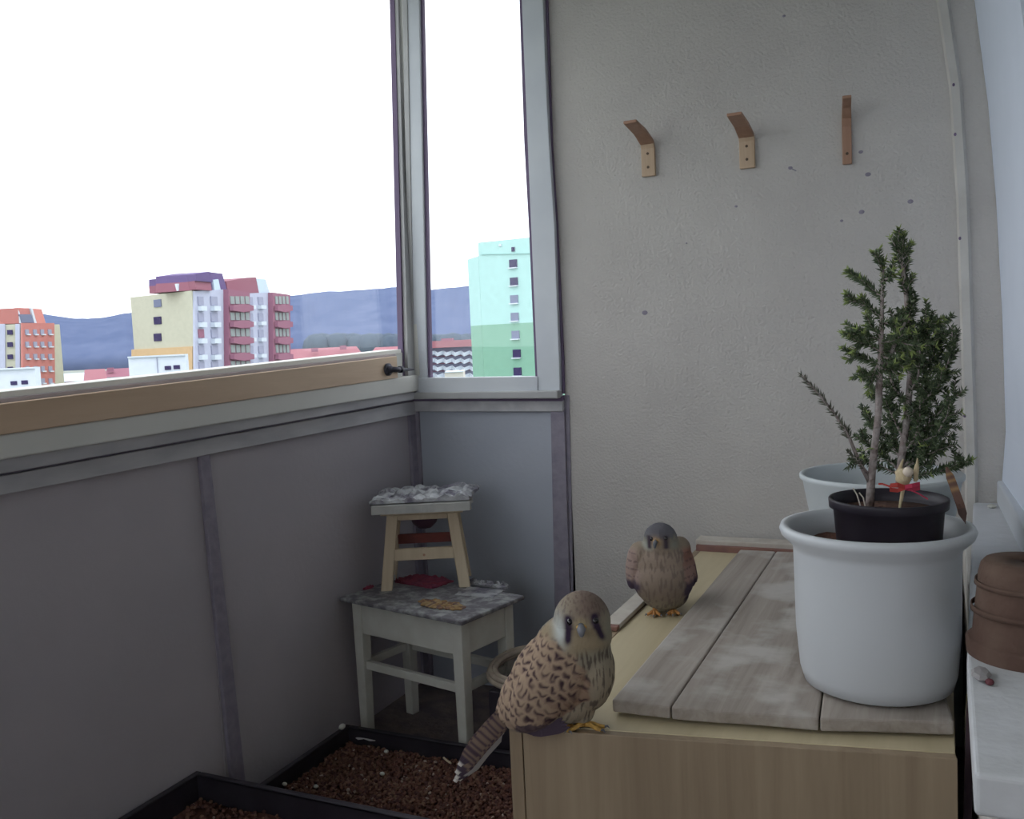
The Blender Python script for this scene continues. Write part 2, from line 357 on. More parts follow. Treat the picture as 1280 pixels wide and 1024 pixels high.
# catch on the corner of the wooden strip
hc = P(484, 462, 0, XP + .05)
mb = MB(); mb.tube([hc, hc + Vector((.008, 0, 0))], [.021, .021], 20)
mb.tube([hc + Vector((.006, 0, 0)), hc + Vector((.02, 0, 0))], [.013, .011], 16)
hd = P(517, 462, 1, YE - .10)
mb.tube([hc + Vector((.014, 0, 0)), hc.lerp(hd, .5) , hd], [.010, .008, .003], 12)
mb.tube([hc.lerp(hd, .45), hc.lerp(hd, .55)], [.012, .012], 12)
o = mb.build('window_catch', M['darkmetal'], smooth=True); wpar(o, w1); o['label'] = 'black window catch'

# ---------------------------------------------------------------- narrow window in the end side
w2 = empty('window_2', (XW - .3, YE, 1.07)); struct(w2)
def L2(name, m, px, th, out=0.0, **k):
    o = estrip(name, m, px, th, out, **k); wpar(o, w2); return o
L2('left_stile', M['frame_w'], ((508, -60), (528, -60), (538.5, 474), (519, 474)), .03)
L2('left_seal', M['seal'], ((528, -60), (530, -60), (541.5, 474), (538.5, 474)), .02)
L2('stile_groove', M['frame_g'], ((508, -60), (514, -60), (524, 474), (518, 474)), .034)
L2('right_stile', M['frame_w'], ((654, -60), (681, -60), (686, 90), (691, 190), (697, 280), (703, 450), (704, 490), (677, 490), (676, 474)), .03)
L2('right_seal', M['seal'], ((650, -60), (654, -60), (663, 180), (670, 290), (678, 474), (672, 474), (664, 290), (658, 180)), .02)
L2('stile_edge', M['seal'], ((681, -60), (684, -60), (692, 190), (698, 280), (706, 450), (707, 492), (704, 492), (703, 450), (696.5, 280), (690.5, 190)), .012)
L2('lower_rail', M['frame_w'], ((516, 472), (677, 470), (677, 490), (516, 491)), .034)
L2('pane', M['glass'], ((526, -60), (656, -60), (676, 474), (538, 474)), .004, -.006, bevel=0)

# ---------------------------------------------------------------- hooks on the end wall
def hook(loc, hgt, reach, wd, rz, label, dark):
    t = empty('coat_hook', loc, rz, label, 'hook', 'wooden hooks on the plastered wall')
    prof = [(0, 0), (0, hgt * .62), (-.012, hgt * .78), (-reach * .45, hgt * .93), (-reach, hgt)]
    mb = MB(); rings = []
    for i, (y, z) in enumerate(prof):
        a = prof[max(i - 1, 0)]; b = prof[min(i + 1, len(prof) - 1)]
        d = Vector((0, b[0] - a[0], b[1] - a[1])).normalized(); n = Vector((0, -d.z, d.y)); th = .013 if i < 4 else .009
        c = Vector((0, y, z)); w2_ = wd / 2 * (1 if i < 3 else .92)
        rings.append([c + Vector((-w2_, 0, 0)), c + Vector((w2_, 0, 0)), c + Vector((w2_, 0, 0)) + n * th, c + Vector((-w2_, 0, 0)) + n * th])
    mb.loft(rings[:3], True).build('plate', M['bent'] if not dark else M['bent_dark'], t, bevel=.002)
    mb = MB(); mb.loft(rings[2:], True).build('arm', M['bent_dark'], t, bevel=.002)
    for zz in (.2, .5) if not dark else (.17,):
        MB().tube([(0, -.0125, hgt * zz), (0, -.0145, hgt * zz)], .0042, 12).build('screw', M['screw'], t)
h1 = P(812, 221, 1, YE); hook(h1, .140, .19, .044, 0, 'leftmost of the three wooden hooks on the plastered wall', False)
h2 = P(935, 211, 1, YE); hook(h2, .130, .19, .046, 0, 'middle one of the three wooden hooks on the plastered wall', False)
h3 = P(1059, 206, 1, YE); hook(h3, .175, .10, .026, R_(6), 'thin dark hook seen edge on, nearest the white wall', True)

# ---------------------------------------------------------------- cabinet
cz = .56
FL, FR = P(653, 911, 2, cz), P(1197, 948, 2, cz)
FL0 = P(636, 911, 2, cz)
BL = Vector((-.705, YE - .01, cz)); BR = Vector((.016, YE - .01, cz))
cab = empty('cabinet', (FL.x, FL.y, 0), 0, 'low oak-laminate cabinet along the end wall, topped by boards and birds', 'cabinet')
def cpoly(pts, z0, z1): return [Vector((p.x, p.y, z0)) for p in pts], [Vector((p.x, p.y, z1)) for p in pts]
n = (FR - FL).normalized(); nb = Vector((-n.y, n.x, 0))
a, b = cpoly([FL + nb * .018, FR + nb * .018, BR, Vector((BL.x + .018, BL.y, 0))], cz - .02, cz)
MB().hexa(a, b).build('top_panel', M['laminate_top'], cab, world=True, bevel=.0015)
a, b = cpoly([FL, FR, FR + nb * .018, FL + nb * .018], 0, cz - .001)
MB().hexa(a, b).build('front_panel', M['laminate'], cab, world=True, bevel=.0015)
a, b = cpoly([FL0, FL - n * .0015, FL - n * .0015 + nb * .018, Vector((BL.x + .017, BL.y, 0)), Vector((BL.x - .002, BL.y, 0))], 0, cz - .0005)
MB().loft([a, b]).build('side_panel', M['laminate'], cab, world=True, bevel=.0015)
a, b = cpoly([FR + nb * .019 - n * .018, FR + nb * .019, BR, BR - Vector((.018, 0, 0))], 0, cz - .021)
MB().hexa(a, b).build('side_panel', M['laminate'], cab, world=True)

def board(name, top, z, th, m, label, cat, group=None, warp=0.0, bev=.004):
    # top: four points FL FR BR BL, subdivided so the front edge can sag
    nx, ny = 6, 10; mb = MB(); vs = []; fs = []
    for k, zz in ((0, z + th), (1, z)):
        for j in range(ny + 1):
            for i in range(nx + 1):
                u, v = i / nx, j / ny
                p = (top[0].lerp(top[1], u)).lerp(top[3].lerp(top[2], u), v)
                nz = noise.noise(Vector((p.x * 9, p.y * 5, 3 + z))) * .0016
                vs.append(Vector((p.x, p.y + (noise.noise(Vector((p.x * 30, 0, k * .6))) * .004 if j == 0 else 0), zz + nz + warp * (1 - v) ** 2)))
    W = nx + 1; T = W * (ny + 1)
    for j in range(ny):
        for i in range(nx):
            a = j * W + i; fs.append((a, a + 1, a + W + 1, a + W)); fs.append((T + a, T + a + W, T + a + W + 1, T + a + 1))
    for i in range(nx): fs.append((i, T + i, T + i + 1, i + 1)); a = ny * W + i; fs.append((a, a + 1, T + a + 1, T + a))
    for j in range(ny): a = j * W; fs.append((a, a + W, T + a + W, T + a)); a = j * W + nx; fs.append((a, T + a, T + a + W, a + W))
    mb.add(vs, fs); t = mb.build(name, m, bevel=bev); return tag(t, label, cat, group)
pz = cz + .03
A0, A1, A2, A3 = [P(x, y, 2, pz) for x, y in ((765, 874), (838, 884), (1024, 897), (1194, 902))]
B0, B1, B2, B3 = [P(x, y, 2, pz) for x, y in ((925, 687), (970, 689), (1052, 692), (1128, 693))]
B3.x = min(B3.x, .012); g = Vector((.0012, 0, 0))
gp = 'weathered boards on the cabinet'
A3.x = .012
board('plank', [A0, A1 - g, B1 - g, B0], cz + .006, .024, M['plank'], 'narrow grey weathered board nearest the two birds', 'board', gp)
board('plank', [A1 + g, A2 - g, B2 - g, B1 + g], cz + .006, .024, M['plank'], 'middle grey weathered board, partly under the white pots', 'board', gp)
board('plank', [A2 + g, A3, B3, B2 + g], cz + .006, .024, M['plank'], 'rightmost grey weathered board, mostly covered by the white pots', 'board', gp)
# bearers under the boards
for yy, nm in ((1.75, 'a'), (2.5, 'b')):
    tag(MB().box((-.50, yy, cz), (-.02, yy + .05, cz + .006)).build('bearer_lath', M['batten_red']), 'thin lath hidden below the weathered boards', 'lath', 'laths below the boards')

# battens round the cabinet top
p0, p1 = P(768, 786, 2, cz), P(812, 748, 2, cz)
t = empty('batten', (p0.x, p0.y, cz), 0, 'short pale batten on the left edge of the cabinet behind the larger bird', 'batten')
xb = -.708
MB().box((xb - .02, p0.y - .0, cz + .001), (xb + .022, 2.55, cz + .012)).build('strip', M['batten'], t, world=True, bevel=.002)
MB().box((xb - .02, p0.y - .022, cz + .001), (xb + .022, p0.y - .001, cz + .0115)).build('end_piece', M['batten_red'], t, world=True, bevel=.002)
q0, q1 = P(862, 688, 2, cz), P(925, 693, 2, cz)
t = empty('batten', (-.6, 2.85, cz), 0, 'long pale batten lying against the foot of the plastered wall', 'batten')
MB().box((-.70, 2.805, cz), (-.06, 2.822, cz + .018)).build('lower_strip', M['batten_red'], t, world=True, bevel=.001)
MB().box((-.705, 2.823, cz), (-.04, 2.886, cz + .032)).build('strip', M['batten'], t, world=True, bevel=.003)

# ---------------------------------------------------------------- pots
ptz = pz + .002
pc = Vector((-.113, 1.765, ptz)); topz = P(1104, 655, 1, pc.y).z
H = topz - ptz
def white_pot(name, c, H, rb, rm, rr, lab, m, soil=.8, sm='soil_red'):
    t = empty(name, c, 0, lab, 'pot')
    pr = [(.0, 0), (rb * .86, 0), (rb * .95, .006), (rb * 1.0, .03), (rm, H * .35), (rm * 1.01, H * .7), (rm * 1.015, H - .045), (rm * 1.03, H - .036), (rr, H - .018), (rr + .003, H - .009), (rr, H - .001), (rr - .008, H), (rr - .016, H - .006), (rm * .95, H - .035), (rm * .93, H * .6), (rb * .9, .02), (.0, .015)]
    pr = [(max(r, .0005), z) for r, z in pr]
    MB().lathe(pr, n=96).build('pot_body', m, t, smooth=True)
    rs = rm * .945; zz = H * soil
    mb = MB(); rings = []
    for k in range(9):
        r = rs * (1 - k / 8) + .0005
        rings.append([Vector((r * math.cos(a), r * math.sin(a), zz + noise.noise(Vector((r * 30 * math.cos(a), r * 30 * math.sin(a), 1))) * .006)) for a in [2 * math.pi * j / 40 for j in range(40)]])
    mb.loft([[v - Vector((0, 0, .03)) for v in rings[0]]] + rings).build('soil', M[sm], t, smooth=True)
    return t
white_pot('flower_pot', pc, H, .134, .140, .163, 'big white pot on the boards in front, holding a black nursery pot', M['pot_white'], .86)
pc2 = Vector((-.125, 2.135, ptz)); H2 = P(1116, 591, 1, pc2.y).z - ptz
t2 = empty('flower_pot', pc2, 0, 'white pot standing behind the front white pot, holding the taller conifer', 'pot')
pr = [(.0005, 0), (.115, 0), (.122, .01), (.150, H2 - .02), (.170, H2 - .01), (.171, H2 - .004), (.168, H2), (.160, H2), (.145, H2 - .03), (.115, .02), (.0005, .015)]
# straight-sided cone pot
rr2 = .1665
pr = [(.0005, 0), (.112, 0), (.118, .008), (.128, H2 * .4), (rr2 - .006, H2 - .016), (rr2, H2 - .010), (rr2, H2 - .002), (rr2 - .004, H2), (rr2 - .010, H2 - .003), (.124, H2 * .4), (.112, .015), (.0005, .012)]
MB().lathe(pr, n=96).build('pot_body', M['pot_white2'], t2, smooth=True)
MB().lathe([(.0005, H2 * .5), (.130, H2 * .5), (.142, H2 * .68), (.0005, H2 * .70)], n=40).build('soil', M['soil'], t2, smooth=True)

# black nursery pot in the front pot
bz = P(1110, 622, 1, pc.y).z; sb = ptz + H * .86 + .004
bc = Vector((pc.x - .0, pc.y + .0, sb)); bc.x = P(1110, 640, 1, pc.y).x; hb = bz - sb
tb = empty('nursery_pot', bc, 0, 'shallow black plastic nursery pot set inside the big white pot', 'pot')
rb = .100
pr = [(.0005, 0), (rb * .86, 0), (rb * .88, .004), (rb * .93, hb - .018), (rb * 1.0, hb - .016), (rb * 1.01, hb - .002), (rb * 1.0, hb), (rb * .96, hb), (rb * .92, hb - .018), (rb * .84, .01), (.0005, .008)]
MB().lathe(pr, n=72).build('pot_body', M['black'], tb, smooth=True)
MB().lathe([(.0005, hb - .05 if hb > .06 else .01), (rb * .86, hb - .045 if hb > .06 else .012), (rb * .88, hb - .022), (.0005, hb - .018)], n=32).build('soil', M['soil'], tb, smooth=True)
MB().ball((.012, -.078, hb - .022), (.022, .01, .008), 12, 8).build('moss', mat('moss', (0.16, 0.20, 0.07), .9, (.22, .26, .1), 60), tb)

# ---------------------------------------------------------------- conifers
def needle(mb, p, d, L, wv, col):
    s = d.orthogonal().normalized(); t = d.cross(s)
    a = [p + s * wv, p - s * wv * .5 + t * wv * .8, p - s * wv * .5 - t * wv * .8]
    mid = [q + d * L * .5 for q in a]; tip = p + d * L
    mb.add(a + mid + [tip], [(0, 1, 4, 3), (1, 2, 5, 4), (2, 0, 3, 5), (3, 4, 6), (4, 5, 6), (5, 3, 6), (2, 1, 0)], col)
def resample(pts, step):
    out = []; pts = [Vector(p) for p in pts]
    for a, b in zip(pts[:-1], pts[1:]):
        n = max(1, int((b - a).length / step))
        out += [a.lerp(b, i / n) for i in range(n)]
    return out + [pts[-1]]
DARK = (0.085, 0.115, 0.075); MIDG = (0.15, 0.195, 0.10); LITE = (0.32, 0.40, 0.13)
def shoot(st, fo, pts, r0, r1, L, dens=.0032, fwd=.6, tipcol=True, start=0.0, base=DARK, mid=MIDG, droop=0.0):
    q = resample(pts, dens); n = len(q)
    if st is not None:
        k = max(1, n // 10); pp = q[::k]
        if pp[-1] != q[-1]: pp.append(q[-1])
        st.tube(pp, [r0 + (r1 - r0) * i / max(1, len(pp) - 1) for i in range(len(pp))], 6)
    for i, p in enumerate(q):
        u = i / max(1, n - 1)
        if u < start: continue
        t = (q[min(i + 1, n - 1)] - q[max(i - 1, 0)]).normalized()
        for k in range(3):
            a = random.uniform(0, 6.283); s = t.orthogonal().normalized(); b = t.cross(s)
            d = (t * fwd + (s * math.cos(a) + b * math.sin(a)) + Vector((0, 0, -droop))).normalized()
            m = random.random(); c = [base[j] * (1 - m) + mid[j] * m for j in range(3)]
            if tipcol and u > .82: h = (u - .82) / .18 * .8; c = [c[j] * (1 - h) + LITE[j] * h for j in range(3)]
            needle(fo, p, d, L * 1.25 * random.uniform(.7, 1.1) * (1 - .2 * u), .0013, tuple(c))
PYc = pc.y
def fp(x, y, dy=0.0): return P(x, y, 1, PYc + dy)
tr = empty('conifer', fp(1086, 628), 0, 'slender young conifer with a bare trunk growing in the black nursery pot', 'plant')
st, fo = MB(), MB()
trunk = [fp(1087, 634), fp(1089, 600), fp(1093, 560), fp(1098, 520), fp(1099, 480), fp(1101, 440), fp(1102, 400), fp(1103, 360), fp(1104, 335)]
st.tube(trunk, [.0078, .007, .0062, .006, .0058, .0048, .0038, .003, .002], 10)
st.tube([fp(1099, 470), fp(1112, 445, .01), fp(1124, 418, .02), fp(1132, 402, .02)], [.004, .0035, .003, .002], 8)
shoot(None, fo, trunk[4:], 0, 0, .010, .003, .5)
# long dead looking lower branch on the left
br = [fp(1088, 605), fp(1075, 580, -.01), fp(1062, 548, -.02), (fp(1045, 520, -.03)), fp(1028, 498, -.04), fp(1012, 480, -.045), fp(1002, 469, -.05)]
st.tube(br, [.004, .0035, .003, .0026, .0024, .002, .0014], 7)
GD = (0.10, 0.105, 0.085); GM = (0.17, 0.17, 0.13)
shoot(None, fo, br[2:4], 0, 0, .013, .007, .9, False, 0, GD, GM)
shoot(None, fo, br[3:], 0, 0, .013, .0036, .9, False, 0, GD, GM)
shoot(st, fo, [fp(1062, 548, -.02), fp(1056, 535, -.03), fp(1050, 530, -.03)], .002, .001, .014, .003, .9, False, 0, GD, GM)
shoot(st, fo, [fp(1088, 595), fp(1072, 575, -.02), fp(1060, 565, -.02)], .002, .001, .012, .003, .9, False, .3, GD, GM)
leftb = [((1103, 372), (1090, 362), (1075, 350), (1060, 341)), ((1102, 398), (1088, 386), (1072, 378), (1058, 376)), ((1100, 425), (1085, 420), (1070, 418), (1057, 417)),
         ((1099, 455), (1084, 450), (1070, 446), (1058, 450)), ((1100, 440), (1088, 432), (1078, 430), (1066, 437)), ((1103, 340), (1100, 330), (1106, 326)), ((1102, 352), (1110, 348), (1118, 343)), ((1101, 405), (1112, 404), (1122, 410)), ((1100, 440), (1112, 438), (1126, 440)),
         ((1101, 420), (1090, 410), (1082, 408)), ((1099, 470), (1086, 470), (1074, 462)), ((1099, 452), (1090, 470), (1086, 490)), ((1100, 430), (1118, 425), (1132, 430), (1140, 440)), ((1099, 460), (1112, 462), (1124, 470)), ((1100, 445), (1116, 450), (1130, 460))]
for i, bpts in enumerate(leftb):
    dy = random.uniform(-.05, .05); nn = len(bpts)
    pts = [fp(x, y, dy * k / nn) for k, (x, y) in enumerate(bpts)]
    shoot(st, fo, pts, .0028, .0012, .0135, .0019, .8)
    for k in range(1, nn - 1):
        for sgn in (-1, 1):
            d = (pts[k] - pts[k - 1]).normalized(); sd = (d * .8 + Vector((random.uniform(-.3, .3), sgn * .6, random.uniform(-.1, .6)))).normalized()
            shoot(st, fo, [pts[k], pts[k] + sd * .03], .0014, .0008, .011, .0024, .8)
st.build('trunk', M['bark'], tr, world=True, smooth=True)
fo.build('foliage', M['needles'], tr, world=True, attr=True)
# small green leaf low on the trunk
lf = fp(1080, 564); mb = MB()
for k, (dx, dz) in enumerate(((-.02, .004), (.018, .006), (-.008, .014))):
    mb.loft([[lf + Vector((dx * u, -.01 * u, dz * math.sin(u * 2.2))) + Vector((0, s * .006 * math.sin(3.14 * min(u, .98)) + s * .0005, .0006 * q)) for s, q in ((-1, 0), (1, 0), (1, 1), (-1, 1))] for u in (0, .3, .6, .9, 1)])
mb.build('leaf', mat('fresh_leaf', (.30, .40, .12), .6), tr, world=True)['label'] = 'fresh light green leaves'

# taller conifer in the back pot
PY2 = pc2.y
def bp2(x, y, dy=0.0): return P(x, y, 1, PY2 + dy)
tr = empty('conifer', bp2(1128, 600), 0, 'taller dense dark green conifer growing in the rear white pot', 'plant')
st, fo = MB(), MB()
trunk = [bp2(1122, 640), bp2(1126, 580), bp2(1134, 520), bp2(1138, 470), bp2(1136, 420), bp2(1133, 370), bp2(1128, 330), bp2(1123, 298)]
st.tube(trunk, [.009, .008, .007, .0065, .006, .005, .004, .002], 10)
YD = (0.065, 0.09, 0.06); YM = (0.135, 0.175, 0.09)
# top column with short twigs
for i in range(46):
    u = i / 45; q = resample(trunk[3:], .004); k = int(u * (len(q) - 1)); p = q[k]
    a = random.uniform(0, 6.28); rr = .034 * (1 - .35 * u)
    d = Vector((math.cos(a) * .6, math.sin(a) * .6, .9)).normalized()
    shoot(st, fo, [p, p + d * rr * .6, p + d * rr * 1.1], .0018, .001, .013, .0026, .7, u > .6, 0, YD, YM)
for tx, ty in ((1113, 297), (1120, 291), (1130, 291), (1140, 304), (1126, 300)):
    shoot(st, fo, [bp2(1127, 322), bp2(tx, ty, random.uniform(-.03, .03))], .002, .001, .013, .0022, .8, True, .2, YD, YM)
# side branches: (pixel polylines)
sideb = [((1138, 470), (1150, 430), (1165, 405), (1180, 398)), ((1138, 480), (1165, 450), (1172, 410), (1182, 398)), ((1136, 520), (1175, 480), (1190, 440), (1190, 408)), ((1134, 530), (1160, 500), (1175, 470), (1172, 430)),
         ((1130, 560), (1170, 520), (1192, 497), (1200, 492)), ((1130, 560), (1170, 545), (1184, 520), (1188, 500)), ((1126, 585), (1160, 560), (1185, 530), (1182, 528)), ((1126, 590), (1155, 570), (1180, 560), (1196, 556)),
         ((1124, 600), (1160, 590), (1195, 585), (1212, 574)), ((1128, 575), (1105, 545), (1090, 530), (1080, 515)), ((1126, 590), (1100, 565), (1080, 552), (1068, 546)), ((1126, 595), (1095, 580), (1075, 577), (1062, 574)),
         ((1130, 550), (1110, 510), (1095, 495), (1085, 492)), ((1134, 510), (1115, 480), (1108, 450), (1112, 430)), ((1134, 500), (1148, 470), (1150, 440), (1146, 415)), ((1130, 555), (1150, 520), (1160, 490), (1158, 470)),
         ((1128, 570), (1145, 545), (1150, 520), (1150, 500)), ((1128, 580), (1120, 550), (1112, 520), (1115, 490)), ((1126, 590), (1140, 575), (1150, 560), (1162, 545)), ((1125, 600), (1135, 590), (1148, 585), (1160, 580)),
         ((1138, 460), (1128, 430), (1118, 400), (1112, 388)), ((1138, 450), (1150, 415), (1156, 398), (1160, 400))]
for i, bpts in enumerate(sideb):
    sp = random.uniform(-.09, .09) * (1 if i % 2 else .6)
    pts = [bp2(x, y, sp * k / 3) for k, (x, y) in enumerate(bpts)]
    shoot(st, fo, pts, .0032, .0012, .013, .0026, .6, i % 3 == 0, .1, YD, YM)
    q = resample(pts, .014)
    for k in range(2, len(q) - 1):
        d = (q[k] - q[k - 1]).normalized()
        for _ in range(2):
            a = Vector((random.uniform(-1, 1), random.uniform(-1, 1), random.uniform(-.6, 1))); sd = (d * .5 + a).normalized()
            shoot(st, fo, [q[k], q[k] + sd * random.uniform(.02, .042)], .0013, .0007, .0125, .0027, .6, random.random() < .25, .1, YD, YM)
# keep foliage clear of wall and of pot
st.build('trunk', M['bark'], tr, world=True, smooth=True)
fo.build('foliage', M['needles'], tr, world=True, attr=True)

# straw ornament with a red bow in the nursery pot
oc = fp(1127, 634, -.072); oc.z = bc.z + hb - .02
so = empty('straw_ornament', oc, 0, 'small pale straw figure with a red bow stuck in the nursery pot', 'ornament')
OY = oc.y
def op(x, y, dy=0): return P(x, y, 1, OY + dy)
straw = mat('straw', (.62, .52, .34), .8, (.5, .4, .25), 90, bump=.3, bscale=150)
mb = MB(); mb.tube([op(1124, 640), op(1127, 622), op(1130, 605)], [.0022, .0028, .0035], 8)
mb.tube([op(1130, 608), op(1129, 600), op(1130, 592), op(1131, 586)], [.006, .0125, .013, .009], 14)
for q in (((1125, 600), (1124, 588), (1129, 574)), ((1144, 602), (1146, 588), (1147, 573)), ((1124, 602), (1121, 590), (1126, 584)), ((1146, 600), (1144, 590), (1145, 580))):
    mb.tube([op(x, y) for x, y in q], [.003, .0036, .0012], 8)
mb.build('straw_body', straw, so, world=True, smooth=True)
MB().ball(op(1135, 590, -.01), (.0085, .0085, .0085), 14, 10).build('ball', mat('cream_ball', (.70, .60, .50), .5), so, world=True, smooth=True)
redr = mat('red_ribbon', (.42, .05, .04), .6)
redp = mat('pink_red_ribbon', (.40, .03, .07), .6)
mb = MB(); cn = op(1131, 609, -.012)
def loop(pts, w_, m_=None):
    pts = [op(x, y, d) for x, y, d in pts]
    rings = [[p + Vector((0, 0, -w_)), p + Vector((0, -.0012, -w_)), p + Vector((0, -.0012, w_)), p + Vector((0, 0, w_))] for p in pts]
    mb.loft(rings)
loop([(1131, 609, -.012), (1122, 606, -.018), (1113, 607, -.016), (1112, 612, -.01), (1122, 613, -.008), (1131, 610, -.012)], .0035)
loop([(1131, 609, -.012), (1112, 608, -.014), (1103, 605, -.012), (1098, 605, -.01)], .0016)
mb.build('bow_loop', redr, so, world=True)
mb = MB()
loop([(1131, 609, -.012), (1140, 607, -.018), (1150, 605, -.014), (1150, 610, -.008), (1140, 612, -.008), (1131, 610, -.012)], .0035)
loop([(1135, 611, -.012), (1148, 617, -.014), (1160, 624, -.014)], .0012)
mb.build('bow_loop', redp, so, world=True)
# small twigs in the pot
mb = MB(); mb.tube([fp(1076, 634, -.05), fp(1071, 618, -.05), fp(1066, 610, -.05)], .0012, 6).tube([fp(1082, 636, -.05), fp(1079, 622, -.05), fp(1074, 616, -.05)], .0012, 6)
tag(mb.build('dry_twig', M['batten']), 'thin pale twigs sticking up at the left rim of the nursery pot', 'twig')

def smoothstep(a, b, x):
    t = min(1, max(0, (x - a) / (b - a))); return t * t * (3 - 2 * t)
def mixc(a, b, t): return tuple(a[i] * (1 - t) + b[i] * t for i in range(3))
# long barred feather leaning inside the big white pot
def feather_blade(mb, pts, wmax, cols, normal=Vector((0, -1, 0)), nseg=16, th=.0008, phase=0):
    q = []
    pts = [Vector(p) for p in pts]
    tot = len(pts) - 1
    for i in range(nseg + 1):
        s = i / nseg * tot; k = min(int(s), tot - 1); q.append(pts[k].lerp(pts[k + 1], s - k))
    rings = []; cc = []
    for i, p in enumerate(q):
        u = i / nseg; t = (q[min(i + 1, nseg)] - q[max(i - 1, 0)]).normalized(); s = t.cross(normal).normalized(); nn = s.cross(t)
        w_ = wmax * max(.06, min(1, u * 6)) * max(.15, min(1, (1 - u) * 5)) ** .6
        rings.append([p - s * w_, p - nn * -th, p + s * w_, p - nn * th]); cc.append(cols(u))
    o = len(mb.v); mb.loft(rings)
    for i in range(len(q)):
        for j in range(4): mb.c[o + i * 4 + j] = cc[i]
fb = [fp(1207, 655, .0), fp(1200, 630, .0), fp(1191, 605, .01), fp(1183, 584, .015)]
fb[0].z = max(fb[0].z, ptz + H * .86 + .004)
def fcol(u):
    return mixc((.17, .10, .08), (.42, .26, .13), max(math.exp(-((u - .58) / .035) ** 2), math.exp(-((u - .73) / .03) ** 2), math.exp(-((u - .86) / .03) ** 2)) * .8) if u > .25 else (.13, .085, .075)
mb = MB(); feather_blade(mb, fb, .0068, fcol, nseg=48)
tag(mb.build('feather', M['feather'], attr=True), 'dark brown barred feather standing at the right rim of the big white pot', 'feather')

# ---------------------------------------------------------------- terracotta pots upside down on the sill
tcx, tcy = .118, 1.60
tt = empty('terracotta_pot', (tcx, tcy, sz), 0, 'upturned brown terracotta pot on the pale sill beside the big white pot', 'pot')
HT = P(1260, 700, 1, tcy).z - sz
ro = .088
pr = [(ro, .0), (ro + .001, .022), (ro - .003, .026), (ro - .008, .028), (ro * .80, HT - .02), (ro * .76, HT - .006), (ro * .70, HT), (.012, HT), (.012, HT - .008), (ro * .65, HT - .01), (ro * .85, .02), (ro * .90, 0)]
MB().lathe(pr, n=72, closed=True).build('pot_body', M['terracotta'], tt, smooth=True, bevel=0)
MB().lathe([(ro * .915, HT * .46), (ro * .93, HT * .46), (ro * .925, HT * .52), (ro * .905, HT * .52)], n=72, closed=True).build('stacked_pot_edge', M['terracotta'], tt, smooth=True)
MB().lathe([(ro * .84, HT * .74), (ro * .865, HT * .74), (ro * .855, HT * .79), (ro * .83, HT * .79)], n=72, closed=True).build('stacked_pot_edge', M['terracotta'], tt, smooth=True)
p = P(1237, 857, 2, sz); tag(MB().ball(p + Vector((0, 0, .005)), (.006, .005, .005), 12, 8).build('berry', mat('dark_berry', (.14, .04, .05), .5)), 'tiny dark red berry on the pale sill below the terracotta pot', 'berry')
p = P(1243, 628, 2, sz); tag(MB().ball((p.x - .01, 2.82, sz + .005), (.012, .008, .006), 8, 5).build('paint_chip', M['paint_white']), 'small white chip lying on the sill in the wall corner', 'chip')
# grey stone scrap under the terracotta
sp = P(1212, 835, 2, sz); mb = MB().ball((.047, 1.475, sz + .006), (.014, .03, .006), 7, 4)
tag(mb.build('stone_chip', mat('stone', (.40, .38, .38), .9, (.3, .28, .29), 40)), 'flat grey stone chip on the sill corner against the big white pot', 'stone')

# dry leaves stuck in the gap between cabinet and pier
for i, (xa, ya, xb_, yb_, lab, col_, wd) in enumerate(((1212, 1022, 1222, 850, 'long dark dry blade standing in the gap right of the cabinet', (.06, .04, .05), .006),
        (1206, 1020, 1216, 868, 'narrow olive dry blade standing closest to the cabinet in the gap', (.14, .12, .07), .004),
        (1216, 1024, 1240, 965, 'pale curved stalk low in the gap right of the cabinet', (.36, .30, .26), .003),
        (1204, 1022, 1217, 985, 'short pale stalk low in the gap touching the cabinet side', (.32, .27, .24), .003))):
    xq = .031; a = P(xa, ya, 1, 1.62 + i * .06); b = P(xb_, yb_, 1, 1.62 + i * .06)
    a.x = xq - .006; b.x = xq + .002 + (0.004 if i == 0 else 0)
    m_ = a.lerp(b, .5) + Vector((.003, 0, 0)); b.z = min(b.z, .66)
    a.z -= .25; a.z = max(a.z, .0)
    mb = MB(); feather_blade(mb, [a, m_, b], wd, lambda u, c=col_: c, nseg=12)
    tag(mb.build('dry_leaf', M['feather'], attr=True), lab, 'dry leaf')

# ---------------------------------------------------------------- trays of clay granules
def tray(name, x0, y0, x1, y1, h, lab, thick=.006, lip=.012):
    t = empty(name, (x0, y0, 0), 0, lab, 'tray')
    mb = MB()
    mb.box((x0, y0, .002), (x1, y1, .008))
    mb.box((x0, y0, .008), (x0 + thick, y1, h)).box((x1 - thick, y0, .008), (x1, y1, h)).box((x0, y0, .008), (x1, y0 + thick, h)).box((x0, y1 - thick, .008), (x1, y1, h))
    mb.build('tray_body', M['black'], t, world=True)
    mb = MB()
    mb.box((x0 - lip, y0 - lip, h - .006), (x0 + thick, y1 + lip, h + .003)).box((x1 - thick, y0 - lip, h - .006), (x1 + lip, y1 + lip, h + .003))
    mb.box((x0 + thick, y0 - lip, h - .006), (x1 - thick, y0 + thick, h + .003)).box((x0 + thick, y1 - thick, h - .006), (x1 - thick, y1 + lip, h + .003))
    mb.build('rim', M['black'], t, world=True, bevel=.003, seg=2)
    return t
th1, th2 = .095, .185
c1 = P(445, 898, 2, th1); c2 = P(212, 972, 2, th2)
tx0, ty1 = max(c1.x, XP + .016), min(c1.y, 2.255)
tray('seed_tray', tx0 + .012, 1.735, -.735, ty1 - .012, th1, 'large black tray of red-brown clay granules in front of the white stool')
cx0, cy1 = XP + .03, c2.y
cr = P(340, 1012, 2, th2)
